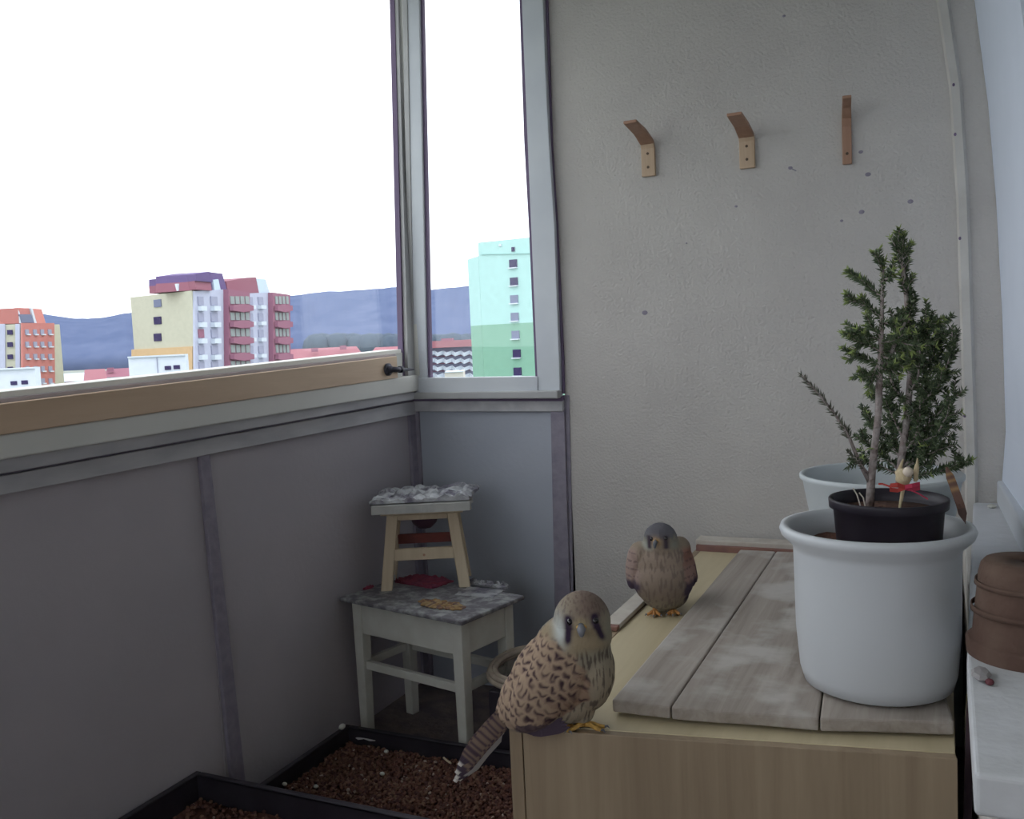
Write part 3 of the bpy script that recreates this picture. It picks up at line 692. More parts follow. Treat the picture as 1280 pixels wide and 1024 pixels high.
tray('seed_tray', cx0, .95, -.99, 1.70, th2, 'black tray of granules nearest the camera at the lower left corner')
def granules(x0, y0, x1, y1, z, n, lab, seedv):
    rnd = random.Random(seedv); mb = MB()
    nx, ny = 24, 18
    vs = [Vector((x0 + (x1 - x0) * i / nx, y0 + (y1 - y0) * j / ny, z - .004 + noise.noise(Vector((i * .3, j * .3, seedv))) * .008)) for j in range(ny + 1) for i in range(nx + 1)]
    lo = [Vector((v.x, v.y, .009)) for v in vs]; W = nx + 1; T = len(vs); fs = []
    for j in range(ny):
        for i in range(nx): a = j * W + i; fs.append((a, a + 1, a + W + 1, a + W)); fs.append((T + a, T + a + W, T + a + W + 1, T + a + 1))
    for i in range(nx): fs.append((i, T + i, T + i + 1, i + 1)); a = ny * W + i; fs.append((a, a + 1, T + a + 1, T + a))
    for j in range(ny): a = j * W; fs.append((a, a + W, T + a + W, T + a)); a = j * W + nx; fs.append((a, T + a, T + a + W, a + W))
    mb.add(vs + lo, fs, (.10, .045, .035))
    cols = [(.13, .062, .048), (.16, .080, .058), (.10, .050, .043), (.19, .11, .08), (.085, .042, .040), (.145, .068, .055), (.36, .28, .24)]
    for _ in range(n):
        x = rnd.uniform(x0 + .004, x1 - .004); y = rnd.uniform(y0 + .004, y1 - .004); r = rnd.uniform(.0035, .0065)
        zz = z + noise.noise(Vector(((x - x0) / (x1 - x0) * nx * .3, (y - y0) / (y1 - y0) * ny * .3, seedv))) * .008 + rnd.uniform(-.003, .004)
        c = rnd.choice(cols[:6]) if rnd.random() < .975 else cols[6]; a = rnd.uniform(0, 6.28)
        rt = Matrix.Rotation(a, 3, (rnd.random(), rnd.random(), rnd.random() + .1))
        mb.ball((x, y, zz), (r * rnd.uniform(.8, 1.3), r, r * rnd.uniform(.6, 1)), 6, 4, rt, c)
    return tag(mb.build('clay_granules', M['pebble'], attr=True, smooth=False), lab, 'granules', None, 'stuff')
granules(tx0 + .019, 1.742, -.742, ty1 - .019, .052, 9000, 'red-brown clay granules filling the large black tray', 3)
granules(cx0 + .007, .957, -.997, 1.693, .125, 3600, 'clay granules heaped inside the black tray nearest the camera', 5)
# bits lying on the granules
def litter(name, x, y, z, lab, cat, kind_):
    p = P(x, y, 2, z)
    if kind_ == 'feather':
        mb = MB(); feather_blade(mb, [p + Vector((-.03, .0, .006)), p + Vector((0, .006, .012)), p + Vector((.04, .002, .008))], .008, lambda u: (.42, .41, .42), Vector((0, -.5, .85)))
        o = mb.build(name, M['feather'], attr=True)
    elif kind_ == 'twig':
        o = MB().tube([p + Vector((-.014, 0, .014)), p + Vector((0, -.004, .008)), p + Vector((.016, -.01, .006))], .0028, 7).build(name, M['pine'])
    else:
        o = MB().ball(p + Vector((0, 0, .006)), (.008, .006, .005), 8, 5).build(name, M['paint_white'])
    return tag(o, lab, cat)
litter('down_feather', 455, 927, .062, 'small pale grey feather on the granules near the tray corner', 'feather', 'feather')
litter('twig', 560, 954, .06, 'short pale twig on the granules beside the tail of the larger bird', 'twig', 'twig')
litter('shell_bit', 356, 983, .06, 'white speck on the granules left of the middle of the large tray', 'speck', 'x')
litter('shell_bit', 483, 942, .06, 'white speck on the granules right of the grey feather', 'speck', 'x')
litter('shell_bit', 478, 970, .06, 'white speck on the granules at the centre of the large tray', 'speck', 'x')
litter('shell_bit', 395, 986, .06, 'white speck low on the granules, near the black tray in front', 'speck', 'x')
p = P(424, 912, 2, th1); tag(MB().ball((tx0 + .010, p.y, th1 + .010), (.009, .013, .008), 9, 6).build('white_lump', M['paint_white']), 'small white lump on the tray rim against the left panel', 'lump')

# ---------------------------------------------------------------- white stool
szz = .455
sL, sF, sR = Vector((XP + .012, 2.365, 0)), P(577, 777, 2, szz), P(643, 738, 2, szz)
rz = math.atan2(sF.y - sL.y, sF.x - sL.x)
ux = Vector((math.cos(rz), math.sin(rz), 0)); uy = Vector((-ux.y, ux.x, 0))
W_ = (Vector((sF.x, sF.y, 0)) - sL).length; D_ = (sR - sF).dot(uy) - .03
# make the stool stay between the balustrade and the end panel
org = Vector((sF.x, sF.y, 0)) - ux * W_
ks = empty('kitchen_stool', (org.x, org.y, 0), rz, 'old white-painted square stool with a dark stained seat, carrying a smaller stool', 'stool')
seat_m = mat('stained_seat', (.16, .15, .17), .55, (.38, .39, .39), 34, 8, .44, .66, bump=.4, bscale=40)
mb = MB(); mb.box((-.0, -.0, szz - .014), (W_, D_, szz)); mb.build('seat', seat_m, ks, bevel=.004)
ins = .026; lg = .040
la, lb = ins, W_ - ins; da, db = ins, D_ - ins
lx = [(la, da), (lb - lg, da), (la, db - lg), (lb - lg, db - lg)]
lx = [(la, da), (lb - lg, da), (la, db - lg), (lb - lg, db - lg)]
zt = szz - .0145
for x, y in lx:
    q0 = [Vector((x + a * lg, y + b * lg, zt)) for a, b in ((0, 0), (1, 0), (1, 1), (0, 1))]
    q1 = [Vector((x + .004 + a * (lg - .008), y + .004 + b * (lg - .008), 0)) for a, b in ((0, 0), (1, 0), (1, 1), (0, 1))]
    MB().hexa(q1, q0).build('leg', M['paint_white'], ks, bevel=.003)
ah = .102
MB().box((la + lg, da + .004, zt - ah), (lb - lg, da + .024, zt)).build('apron', M['paint_white'], ks, bevel=.002)
MB().box((la + lg, db - .024, zt - ah), (lb - lg, db - .004, zt)).build('apron', M['paint_white'], ks, bevel=.002)
MB().box((la + .004, da + lg, zt - ah), (la + .024, db - lg, zt)).build('apron', M['paint_white'], ks, bevel=.002)
MB().box((lb - .024, da + lg, zt - ah), (lb - .004, db - lg, zt)).build('apron', M['paint_white'], ks, bevel=.002)
zs0, zs1 = .222, .248
MB().box((la + lg, da + .010, zs0), (lb - lg, da + .028, zs1)).build('stretcher', M['paint_white'], ks, bevel=.002)
MB().box((la + lg, db - .028, zs0), (lb - lg, db - .010, zs1)).build('stretcher', M['paint_white'], ks, bevel=.002)
MB().box((lb - .028, da + lg, zs0), (lb - .010, db - lg, zs1)).build('stretcher', M['paint_white'], ks, bevel=.002)
MB().box((la + .010, da + lg, zs0), (la + .028, db - lg, zs1)).build('stretcher', M['paint_white'], ks, bevel=.002)

# small stool on top
f1, f2 = P(490, 738, 2, szz), P(577, 737, 2, szz)
f1 = P(476, 740, 2, szz); f2 = P(588, 735, 2, szz)
rz2 = R_(26); u2 = Vector((math.cos(rz2), math.sin(rz2), 0)); v2 = Vector((-u2.y, u2.x, 0))
wid = (f2 - f1).dot(u2)
ms = empty('small_stool', (f1.x, f1.y, szz), rz2, 'small pale pine footstool with splayed legs standing on the white stool', 'stool')
ztop = P(530, 641, 1, f1.y + .04).z - szz
dp = .16; ind = .03; lw = .036
def leg2(x0, x1, y0, y1):
    b_ = [Vector((x0 + a * lw, y0 + b * .022, 0)) for a, b in ((0, 0), (1, 0), (1, 1), (0, 1))]
    t_ = [Vector((x1 + a * lw, y1 + b * .022, ztop - .012)) for a, b in ((0, 0), (1, 0), (1, 1), (0, 1))]
    MB().hexa(b_, t_).build('leg', M['pine'], ms, bevel=.003)
leg2(0, ind, 0, .02); leg2(wid - lw, wid - lw - ind, 0, .02)
leg2(0, ind, dp - .022, dp - .042); leg2(wid - lw, wid - lw - ind, dp - .022, dp - .042)
zr = ztop * .37
MB().box((lw + .009, .012, zr), (wid - lw - .009, .028, zr + .038)).build('stretcher', M['pine'], ms, bevel=.002)
for yy in (.030,):
    for xx in (wid * .5,):
        MB().tube([(xx, .0125, zr + .016), (xx, .009, zr + .016)], .004, 10).build('knot', M['bent_dark'], ms)
o = MB().box((lw + .014, dp - .036, zr + .030), (wid - lw - .014, dp - .024, zr + .062)).build('rear_stretcher', M['redwood'], ms, bevel=.002); o['label'] = 'red-brown rear stretcher'
MB().box((ind + lw - .004, .022, ztop - .032), (wid - ind - lw + .004, .036, ztop - .012)).build('apron', M['pine'], ms, bevel=.002)
MB().box((.012, -.0, ztop - .0115), (wid - .012, dp - .01, ztop)).build('seat', M['pine'], ms, bevel=.003)
o = MB().lathe([(.0005, ztop - .078), (.022, ztop - .073), (.040, ztop - .056), (.048, ztop - .030), (.044, ztop - .013), (.0005, ztop - .013)], (wid * .5, .10, 0), 28).build('drawer_knob', M['darkbowl'], ms, smooth=True); o.name = 'underside_bowl'; o['label'] = 'dark rounded bowl shape under the seat'

# folded foil-like cover on the small stool
def crumple(name, poly_fn, nx, ny, m, lab, cat, amp, thick, seedv, z0, parent=None):
    mb = MB(); vs = []; W = nx + 1
    for k in (1, 0):
        for j in range(ny + 1):
            for i in range(nx + 1):
                u, v = i / nx, j / ny; p = poly_fn(u, v)
                e = min(u, 1 - u, v, 1 - v) * 6
                h = (abs(noise.noise(Vector((u * 6, v * 6, seedv)))) * amp + abs(noise.noise(Vector((u * 15, v * 15, seedv + 9)))) * amp * .5)
                jx = noise.noise(Vector((u * 9, v * 9, seedv + 3))) * .012
                vs.append(Vector((p.x + jx, p.y + jx * .6, z0 + (thick + h if k else 0))))
    T = W * (ny + 1); fs = []
    for j in range(ny):
        for i in range(nx): a = j * W + i; fs.append((a, a + 1, a + W + 1, a + W)); fs.append((T + a, T + a + W, T + a + W + 1, T + a + 1))
    for i in range(nx): fs.append((i, T + i, T + i + 1, i + 1)); a = ny * W + i; fs.append((a, a + 1, T + a + 1, T + a))
    for j in range(ny): a = j * W; fs.append((a, a + W, T + a + W, T + a)); a = j * W + nx; fs.append((a, T + a, T + a + W, a + W))
    mb.add(vs, fs); return tag(mb.build(name, m, smooth=False), lab, cat)
zc0 = szz + ztop
def cov(dx0, dx1, dy0, dy1, sk=0.0):
    def fn(u, v):
        return Vector((f1.x, f1.y, 0)) + u2 * (dx0 + (dx1 - dx0) * u + sk * v) + v2 * (dy0 + (dy1 - dy0) * v)
    return fn
crumple('folded_sheet', cov(-.012, wid + .012, -.03, dp + .01), 20, 14, M['paper'], 'folded pale sheet lying on the seat of the small pine stool', 'sheet', .003, .026, 2, zc0)
crumple('crumpled_foil', cov(-.02, wid + .01, -.015, dp + .05, .03), 34, 24, M['foil'], 'crumpled silvery film piled on top of the small pine stool', 'foil', .026, .006, 5, zc0 + .031)
# things on the white stool
def onseat(x, y, w_, d_, rot=0.0):
    c = P(x, y, 2, szz); a = Vector((math.cos(rz + rot), math.sin(rz + rot), 0)); b = Vector((-a.y, a.x, 0))
    def fn(u, v):
        q = c + a * (u - .5) * w_ + b * (v - .5) * d_
        l = q - org; q = org + ux * min(max(l.dot(ux), .012), W_ + .03) + uy * min(max(l.dot(uy), .008), D_ + .03)
        return q
    return fn
crumple('red_cloth', onseat(530, 728, .17, .10), 18, 12, M['redcloth'], 'dark red cloth crumpled on the white stool between the small stool legs', 'cloth', .016, .003, 11, szz + .0005)
crumple('red_scrap', onseat(450, 734, .09, .035), 10, 8, M['redcloth'], 'small red cloth scrap on the white stool left of the small stool', 'cloth', .012, .003, 12, szz + .0005)
crumple('crumpled_foil', onseat(614, 729, .19, .09), 28, 16, M['foil'], 'crumpled silvery film at the right rear of the white stool', 'foil', .024, .003, 14, szz + .0005)
crumple('crumpled_foil', onseat(462, 722, .07, .06), 12, 10, M['foil'], 'small crumpled silvery film at the left rear of the white stool', 'foil', .024, .003, 15, szz + .0005)
ocre = mat('ochre_stain', (.40, .27, .13), .9, (.24, .15, .11), 30, bump=.6, bscale=80)
mb = MB(); rl = random.Random(4); c0 = P(552, 757, 2, szz)
for _ in range(170):
    a = rl.uniform(0, 6.28); q_ = math.sqrt(rl.random()); p = c0 + ux * (.085 * q_ * math.cos(a)) + uy * (.035 * q_ * math.sin(a)); r_ = rl.uniform(.004, .009)
    mb.ball((p.x, p.y, szz + r_ * .45), (r_ * 1.3, r_, r_ * .45), 6, 4, Matrix.Rotation(a, 3, 'Z'), rl.choice([(.34, .22, .11), (.25, .15, .10), (.38, .27, .15), (.20, .13, .11)]))
tag(mb.build('leaf_litter', M['pebble'], attr=True), 'flat heap of ochre leaf litter on the front of the white stool seat', 'litter', None, 'stuff')
crumple('pale_sheet', onseat(600, 741, .13, .09, .2), 12, 8, M['foil'], 'flat pale grey film on the right half of the white stool seat', 'film', .004, .001, 19, szz + .0005)

# coil of hose leaning against the end panel
cc = P(662, 836, 1, 2.43)
ct = empty('hose_coil', (cc.x, cc.y, 0), 0, 'beige coil of hose lying behind the larger bird, right of the white stool', 'hose')
mb = MB(); rc = .125
ax_ = Vector((-.04, -.16, 1)).normalized(); e1 = Vector((1, 0, .15)); e1 = (e1 - ax_ * e1.dot(ax_)).normalized(); e2 = ax_.cross(e1)
pts = []
for i in range(4 * 36 + 1):
    a = i / 36 * 2 * math.pi; r = rc * (1 - .055 * (i / 36)) ; pts.append(Vector((cc.x, cc.y, cc.z - .005)) + e1 * r * math.cos(a) + e2 * r * math.sin(a) + ax_ * (.012 * ((i / 36) % 2)))
mb.tube(pts, .0085, 9)
mb.build('hose', M['rope'], ct, world=True, smooth=True)
# dark crate that carries the coil
lowz = min(p.z for p in pts) - .011
cr_ = empty('dark_crate', (cc.x, cc.y, 0), 0, 'dark crate in the shade between white stool and cabinet, under the hose coil', 'crate')
MB().box((cc.x - .075, 2.30, 0), (-.735, 2.60, lowz)).build('crate_body', M['black'], cr_, world=True, bevel=.004)

# ---------------------------------------------------------------- birds
def remeshed(name, mb, vox, m, parent, sm, paint):
    me = bpy.data.meshes.new('t'); me.from_pydata([tuple(v) for v in mb.v], [], mb.f)
    o = bpy.data.objects.new('t', me); COL.objects.link(o)
    r = o.modifiers.new('r', 'REMESH'); r.mode = 'VOXEL'; r.voxel_size = vox
    s = o.modifiers.new('s', 'SMOOTH'); s.factor = .5; s.iterations = sm
    dg = bpy.context.evaluated_depsgraph_get(); dg.update()
    me2 = bpy.data.meshes.new_from_object(o.evaluated_get(dg)); bpy.data.objects.remove(o)
    me2.name = name; ca = me2.color_attributes.new('Col', 'FLOAT_COLOR', 'POINT')
    nr = [v.normal.copy() for v in me2.vertices]
    for i, v in enumerate(me2.vertices):
        c, d = paint(v.co.copy(), nr[i]); ca.data[i].color = (*c, 1); v.co = v.co + nr[i] * d; v.co.z = max(v.co.z, .0015)
    me2.materials.clear(); me2.materials.append(m); me2.polygons.foreach_set('use_smooth', [True] * len(me2.polygons))
    o = bpy.data.objects.new(name, me2); COL.objects.link(o); o.parent = parent; return o
def ell(mb, c, r, ang=0.0, ay=0.0):   # ang tilts in the X-Z plane, ay about Z
    rot = Matrix.Rotation(ay, 3, 'Z') @ Matrix.Rotation(ang, 3, 'Y')
    mb.ball(c, r, 28, 18, rot)
def toes(parent, base, dirs, L, r, m, leg=None):
    mb = MB()
    for dx, dy in dirs:
        d = Vector((dx, dy, 0)).normalized()
        p = Vector(base)
        mb.tube([p + Vector((0, 0, r * 1.5)), p + d * L * .35 + Vector((0, 0, r * 1.9)), p + d * L * .7 + Vector((0, 0, r * 1.1)), p + d * L + Vector((0, 0, r * .9))], [r * 1.1, r, r * .9, r * .7], 8)
        
    if leg: mb.tube([Vector(base) + Vector((0, 0, r)), Vector(leg)], [r * 1.2, r * 1.3], 8)
    f = mb.build('foot', m, parent, smooth=True)
    for dx, dy in dirs:
        d = Vector((dx, dy, 0)).normalized(); p = Vector(base) + d * L; mb = MB()
        mb.tube([p + Vector((0, 0, r * 1.0)), p + d * L * .14 + Vector((0, 0, r * 1.3)), p + d * L * .26 + Vector((0, 0, r * .25))], [r * .55, r * .4, r * .08], 6)
        mb.build('talon', M['horn'], f, smooth=True)

# ---- larger bird (barred brown), head turned to the camera
k1 = P(700, 906, 2, cz)
U = .00144; ZK = 1.05
b1 = empty('kestrel', (k1.x, k1.y, cz), R_(25), 'larger kestrel with dark-barred brown back standing on the near corner of the cabinet', 'bird')
def q3(px, py, y=0): return Vector((px * U, y * U, py * U * ZK))
HC = q3(32, 124, -4)
mb = MB()
ell(mb, HC, (35 * U, 36 * U, 37 * U))
ell(mb, q3(30, 108, -4), (38 * U, 36 * U, 34 * U))
ell(mb, q3(18, 86, 0), (49 * U, 42 * U, 46 * U), R_(-20))
ell(mb, q3(6, 98, 0), (40 * U, 34 * U, 30 * U), R_(-48))
ell(mb, q3(36, 62, -2), (34 * U, 38 * U, 48 * U), R_(8))
ell(mb, q3(-4, 60, 0), (72 * U, 45 * U, 49 * U), R_(-50))
ell(mb, q3(-30, 34, 2), (50 * U, 38 * U, 40 * U), R_(-50))
ell(mb, q3(-50, 27, 4), (32 * U, 26 * U, 22 * U), R_(-42))
ell(mb, q3(4, 28, -2), (42 * U, 34 * U, 25 * U))
ell(mb, q3(26, 20, -2), (18 * U, 22 * U, 20 * U))
# folded wing lying over the flank on the camera's side
ell(mb, q3(-8, 60, -26), (72 * U, 22 * U, 36 * U), R_(-50))
ell(mb, q3(6, 84, -22), (38 * U, 22 * U, 34 * U), R_(-40))
TAN = (.35, .25, .185); CHEST = (.24, .14, .10); BARK_ = (.055, .032, .04); BUFF = (.34, .28, .205); STREAK = (.09, .07, .06); GREYB = (.26, .24, .19)
AX = Vector((-.67, 0, -.74))           # from nape towards tail
PX = Vector((-.74, 0, .67))
def paint1(p, nrm):
    x, y, z = p.x / U, p.y / U, p.z / U / ZK
    n1 = noise.noise(Vector((x * .12, y * .12, z * .12)))
    hd = (p - HC)
    # head
    hx, hy, hz = hd.x / U, hd.y / U, hd.z / U
    head = smoothstep(88, 98, z) * smoothstep(-10, 0, x + .0) if z > 86 else 0
    xb = 8 + (115 - z) * .62 if z > 68 else (37 if z > 42 else 37 - (42 - z) * 2.0)
    back = 1 - smoothstep(xb - 5, xb + 3, x + n1 * 5)
    s = (p.dot(AX)) / U; t = (p.dot(PX)) / U * .9 + y * .55
    # chevrons
    s += n1 * 5 + noise.noise(Vector((x * .05, y * .05, z * .05 + 7))) * 7; t += noise.noise(Vector((x * .07 + 5, y * .07, z * .07))) * 6
    r = s / 11.5; row = math.floor(r); fr = r - row
    c = t / 12.5 + (.5 if row % 2 else 0); fc = abs((c % 1) - .5) * 2
    edge = fr - (.74 - .38 * fc)
    sc = math.exp(-(edge / .20) ** 2) * smoothstep(.98, .55, fc) * (1.0 + n1 * .5)
    base = mixc(TAN, CHEST, smoothstep(20, 75, x * .9 - (z - 60) * .8 + 30 + n1 * 12))
    base = mixc(base, (.48, .36, .24), .35 * (1 - fr))
    cb = mixc(base, BARK_, min(1, max(0, sc) * .95))
    db = (.0011 * (1 - fr)) 
    # breast
    st_ = noise.noise(Vector((x * .30 + y * .10, y * .12, z * .07)))
    cf = mixc(BUFF, GREYB, smoothstep(60, 100, z) * .7)
    cf = mixc(cf, STREAK, smoothstep(.02, .28, st_) * .8)
    cf = mixc(cf, (.5, .47, .38), smoothstep(.5, .2, (z - 14) / 30 + .3) * .3)
    col = mixc(cf, cb, back); dd = db * back + .0006 * st_ * (1 - back)
    # dark flight feathers low on the flank
    if -54 < x < 2 and z < 17 + n1 * 5 and y < 5 and z > 3: col = mixc(col, (.08, .055, .075), .8)
    # head colours
    if z > 84:
        lim = 84 + 24 * smoothstep(16, -4, x) + (4 if y > 10 else 0); w_ = smoothstep(lim, lim + 9, z + n1 * 4)
        crown = mixc((.27, .225, .17), (.18, .125, .105), smoothstep(4, 22, hz) * smoothstep(-24, 4, hx) * .8)
        stv = noise.noise(Vector((x * .45, y * .2, z * .12))); crown = mixc(crown, (.11, .075, .07), smoothstep(.05, .35, stv) * .6)
        hc = crown
        if hy < 2:
            lo = 1 - smoothstep(-2, 8, hz)
            hc = mixc(hc, (.32, .25, .16), lo * .8)
            # pale cheeks beside the moustaches
            ch = math.exp(-((hx + 28) / 8) ** 2 - ((hz + 4) / 17) ** 2); hc = mixc(hc, (.50, .52, .50), min(1, ch * 1.1))
            ch = math.exp(-((hx - 30) / 9) ** 2 - ((hz + 4) / 20) ** 2); hc = mixc(hc, (.26, .245, .19), ch)
            # moustache streaks
            for mx_, z0, z1 in ((-18 - max(0, 2 - hz) * .12, 15, -17), (13 + max(0, 8 - hz) * .42, 17, -15)):
                m_ = math.exp(-((hx - mx_) / (4.8 if hz > 0 else 3.8)) ** 2) * smoothstep(z1 - 4, z1 + 6, hz) * (1 - smoothstep(z0 - 3, z0 + 4, hz)); hc = mixc(hc, (.035, .022, .045), min(1, m_ * 1.4))
            br_ = math.exp(-((hx + 4) / 8) ** 2 - ((hz - 7) / 6) ** 2); hc = mixc(hc, (.42, .34, .20), br_ * .7)
        col = mixc(col, hc, w_ * (1 if hz > -22 else smoothstep(-34, -20, hz))); dd *= (1 - w_)
    if z < 8: col = mixc(col, (.40, .37, .31), .5 * (1 - z / 8) if z > 0 else .5)
    return col, dd
remeshed('body', mb, .0022, M['feather'], b1, 10, paint1)
def on_head(HCx, R, d, k=1.0):
    d = Vector(d).normalized(); return HCx + Vector((d.x * R[0], d.y * R[1], d.z * R[2])) * k
HR = (35 * U, 36 * U, 37 * U)
for dx in (-.50, .40):
    e = on_head(HC, HR, (dx, -.84, .25), .925); MB().ball(e, .0066, 16, 12).build('eye', M['eye'], b1, smooth=True)
bb = on_head(HC, HR, (-.10, -.98, -.02), .97)
mb = MB(); mb.tube([bb + Vector((0, .004, .006)), bb + Vector((-.0005, -.004, .004)), bb + Vector((-.001, -.009, .0005)), bb + Vector((-.001, -.0105, -.005)), bb + Vector((-.001, -.0075, -.0095))], [.0085, .0078, .0062, .0040, .0006], 12)
bk = mb.build('beak', M['horn'], b1, smooth=True)
MB().ball(bb + Vector((0, -.001, .0065)), (.0092, .0060, .0055), 14, 10).build('cere', M['cere'], bk, smooth=True)
# tail: overlapping long feathers hanging past the corner
def tcol(k):
    def f(u):
        s = (u * 13 + k * .3) % 1
        c = (.22, .155, .12) if k < 4 else (.38, .35, .33)
        if s < .42 and k < 4: c = (.075, .05, .065)
        if u > .88: c = (.07, .05, .07)
        if u > .965: c = (.62, .58, .54)
        return c
    return f
mb = MB()
for k, (a, b, wd, yo) in enumerate((((-52, 34), (-119, -30), 9, -6), ((-54, 27), (-126, -40), 9.5, -8), ((-58, 21), (-130, -50), 9.5, -7), ((-60, 15), (-131, -57), 8, -5), ((-64, 10), (-133, -62), 8.5, -2), ((-69, 1), (-128, -62), 8.5, 1), ((-71, -6), (-120, -58), 8, 4))):
    p0_, p1_ = q3(a[0], a[1], yo), q3(b[0], b[1], yo - 1)
    pm = p0_.lerp(p1_, .5) + Vector((0, 0, .003))
    feather_blade(mb, [p0_, pm, p1_], wd * U, tcol(k), nseg=36, th=.0012)
mb.build('tail', M['feather'], b1, attr=True)
# wing tip feathers
mb = MB()
for k in range(4):
    feather_blade(mb, [q3(2 + k * 3, 22 - k * 4, -36 + k), q3(-26, 10 - k * 2, -32 + k), q3(-56 + k * 5, 6 - k * 1.5, -20 + k)], 6 * U, lambda u: (.09, .065, .09), nseg=14, th=.0012)
mb.build('wing_tip', M['feather'], b1, attr=True)['label'] = 'dark folded flight feathers'
toes(b1, (30 * U, -14 * U, .001), ((1, -.25), (.8, -.7), (-.9, -.5), (-.5, .8)), 24 * U, 3.1 * U, M['cere'], (26 * U, -4 * U, 16 * U))
toes(b1, (-2 * U, -10 * U, .001), ((1, -.3), (.5, -.8), (-.9, -.6), (-.4, .9)), 22 * U, 2.8 * U, M['cere'], (0, 0, 16 * U))

# ---- smaller bird (grey crown) seen from the front
k2 = P(828, 765, 2, cz)
U2 = .00200
b2 = empty('kestrel', (k2.x, k2.y, cz), R_(25), 'smaller kestrel with grey crown and streaked buff breast standing further back on the cabinet', 'bird')
def r3(px, py, y=0): return Vector((px * U2, y * U2, py * U2 * 1.04))
H2 = r3(0, 88, -3)
mb = MB()
ell(mb, H2, (20.5 * U2, 20 * U2, 20 * U2))
ell(mb, r3(1, 78, -2), (24 * U2, 22 * U2, 18 * U2))
ell(mb, r3(2, 60, 0), (34 * U2, 28 * U2, 27 * U2))
ell(mb, r3(2, 40, -2), (37 * U2, 32 * U2, 34 * U2))
ell(mb, r3(4, 22, 0), (29 * U2, 26 * U2, 20 * U2))
ell(mb, r3(30, 56, 8), (13 * U2, 20 * U2, 32 * U2), R_(-14))
ell(mb, r3(24, 74, 4), (14 * U2, 18 * U2, 15 * U2))
ell(mb, r3(-33, 54, 8), (9 * U2, 18 * U2, 28 * U2), R_(6))
ell(mb, r3(-24, 70, 4), (14 * U2, 18 * U2, 15 * U2))
ell(mb, r3(2, 34, 26), (22 * U2, 34 * U2, 20 * U2))
def paint2(p, nrm):
    x, y, z = p.x / U2, p.y / U2, p.z / U2 / 1.04
    n1 = noise.noise(Vector((x * .15, y * .15, z * .15)))
    st_ = noise.noise(Vector((x * .42, y * .2, z * .09)))
    c = mixc((.29, .225, .18), (.23, .18, .145), smoothstep(60, 30, z))
    c = mixc(c, (.36, .34, .26), smoothstep(30, 5, z) * .5)
    c = mixc(c, (.13, .095, .085), smoothstep(.05, .32, st_) * .55)
    dd = .0006 * st_
    wr_ = max(smoothstep(22, 27, x + n1 * 3), smoothstep(27, 32, -x + n1 * 3), smoothstep(8, 14, y))
    if z < 84:
        wc = mixc((.26, .135, .105), (.30, .19, .16), smoothstep(70, 50, z)) if x > 0 else (.33, .24, .21)
        rr = (z / 9) % 1; wc = mixc(wc, (.08, .05, .06), .5 if rr < .22 and abs(n1) > .15 else 0)
        wc = mixc(wc, (.07, .05, .075), smoothstep(46, 36, z + n1 * 4))
        c = mixc(c, wc, wr_ * smoothstep(12, 20, z))
    hd = p - H2; hx, hy, hz = hd.x / U2, hd.y / U2, hd.z / U2
    if z > 74:
        w_ = smoothstep(74, 82, z)
        crown = (.125, .12, .135); lowc = (.27, .215, .165)
        hc = mixc(lowc, crown, smoothstep(1, 7, hz + noise.noise(Vector((x * .3, 0, 3))) * 5))
        hc = mixc(hc, (.36, .39, .34), math.exp(-((hx + 17) / 5) ** 2 - ((hz + 4) / 8) ** 2))
        hc = mixc(hc, (.26, .26, .22), math.exp(-((hx - 14) / 6) ** 2 - ((hz + 3) / 8) ** 2))
        if hy < 4:
            hc = mixc(hc, (.44, .28, .16), math.exp(-((hx + 9) / 5.5) ** 2 - ((hz - 1) / 5) ** 2))
            for mx_, s0 in ((-15.5, 2.0), (3.5, 3.0)):
                m_ = math.exp(-((hx - mx_) / (s0 * 1.25)) ** 2) * smoothstep(-10, -6, hz) * (1 - smoothstep(6, 9, hz)); hc = mixc(hc, (.06, .045, .06), min(1, m_ * 1.1))
        c = mixc(c, hc, w_)
    return c, dd
remeshed('body', mb, .0026, M['feather'], b2, 8, paint2)
HR2 = (20.5 * U2, 20 * U2, 20 * U2)
for dx in (-.74, .16):
    e = on_head(H2, HR2, (dx, -.84, .22), .92); MB().ball(e, .0052, 14, 10).build('eye', M['eye'], b2, smooth=True)
bb = on_head(H2, HR2, (-.42, -.90, -.02), .97)
mb = MB(); mb.tube([bb + Vector((.001, .004, .004)), bb + Vector((-.002, -.005, .002)), bb + Vector((-.004, -.010, -.003)), bb + Vector((-.004, -.010, -.009)), bb + Vector((-.004, -.007, -.013))], [.0062, .0055, .0044, .0028, .0005], 12)
bk = mb.build('beak', M['horn'], b2, smooth=True)
MB().ball(bb + Vector((-.0005, -.0015, .0045)), (.0066, .0045, .004), 12, 8).build('cere', M['cere'], bk, smooth=True)
mb = MB()
for k in range(5):
    feather_blade(mb, [r3(-4 + k * 2, 26, 34), r3(-8 + k * 4, 16, 62), r3(-12 + k * 6, 8, 92)], 6 * U2, lambda u: (.22, .21, .23) if u < .85 else (.05, .04, .05), Vector((0, .2, 1)), nseg=16, th=.0012)
mb.build('tail', M['feather'], b2, attr=True)
for sx, pp in ((1, ((35, 62, 0), (39, 46, 0), (42, 32, 2))), (-1, ((-33, 60, 0), (-36, 48, 0), (-35, 36, 2)))):
    mb = MB()
    for k in range(3):
        feather_blade(mb, [r3(a - k * 2 * sx, b_ + (2 - k * 3), c_ - 3 + k * 2) for a, b_, c_ in pp], 4 * U2, lambda u: (.09, .06, .07), nseg=12, th=.0012)
    mb.build('wing_tip', M['feather'], b2, attr=True)['label'] = 'dark wing tip'
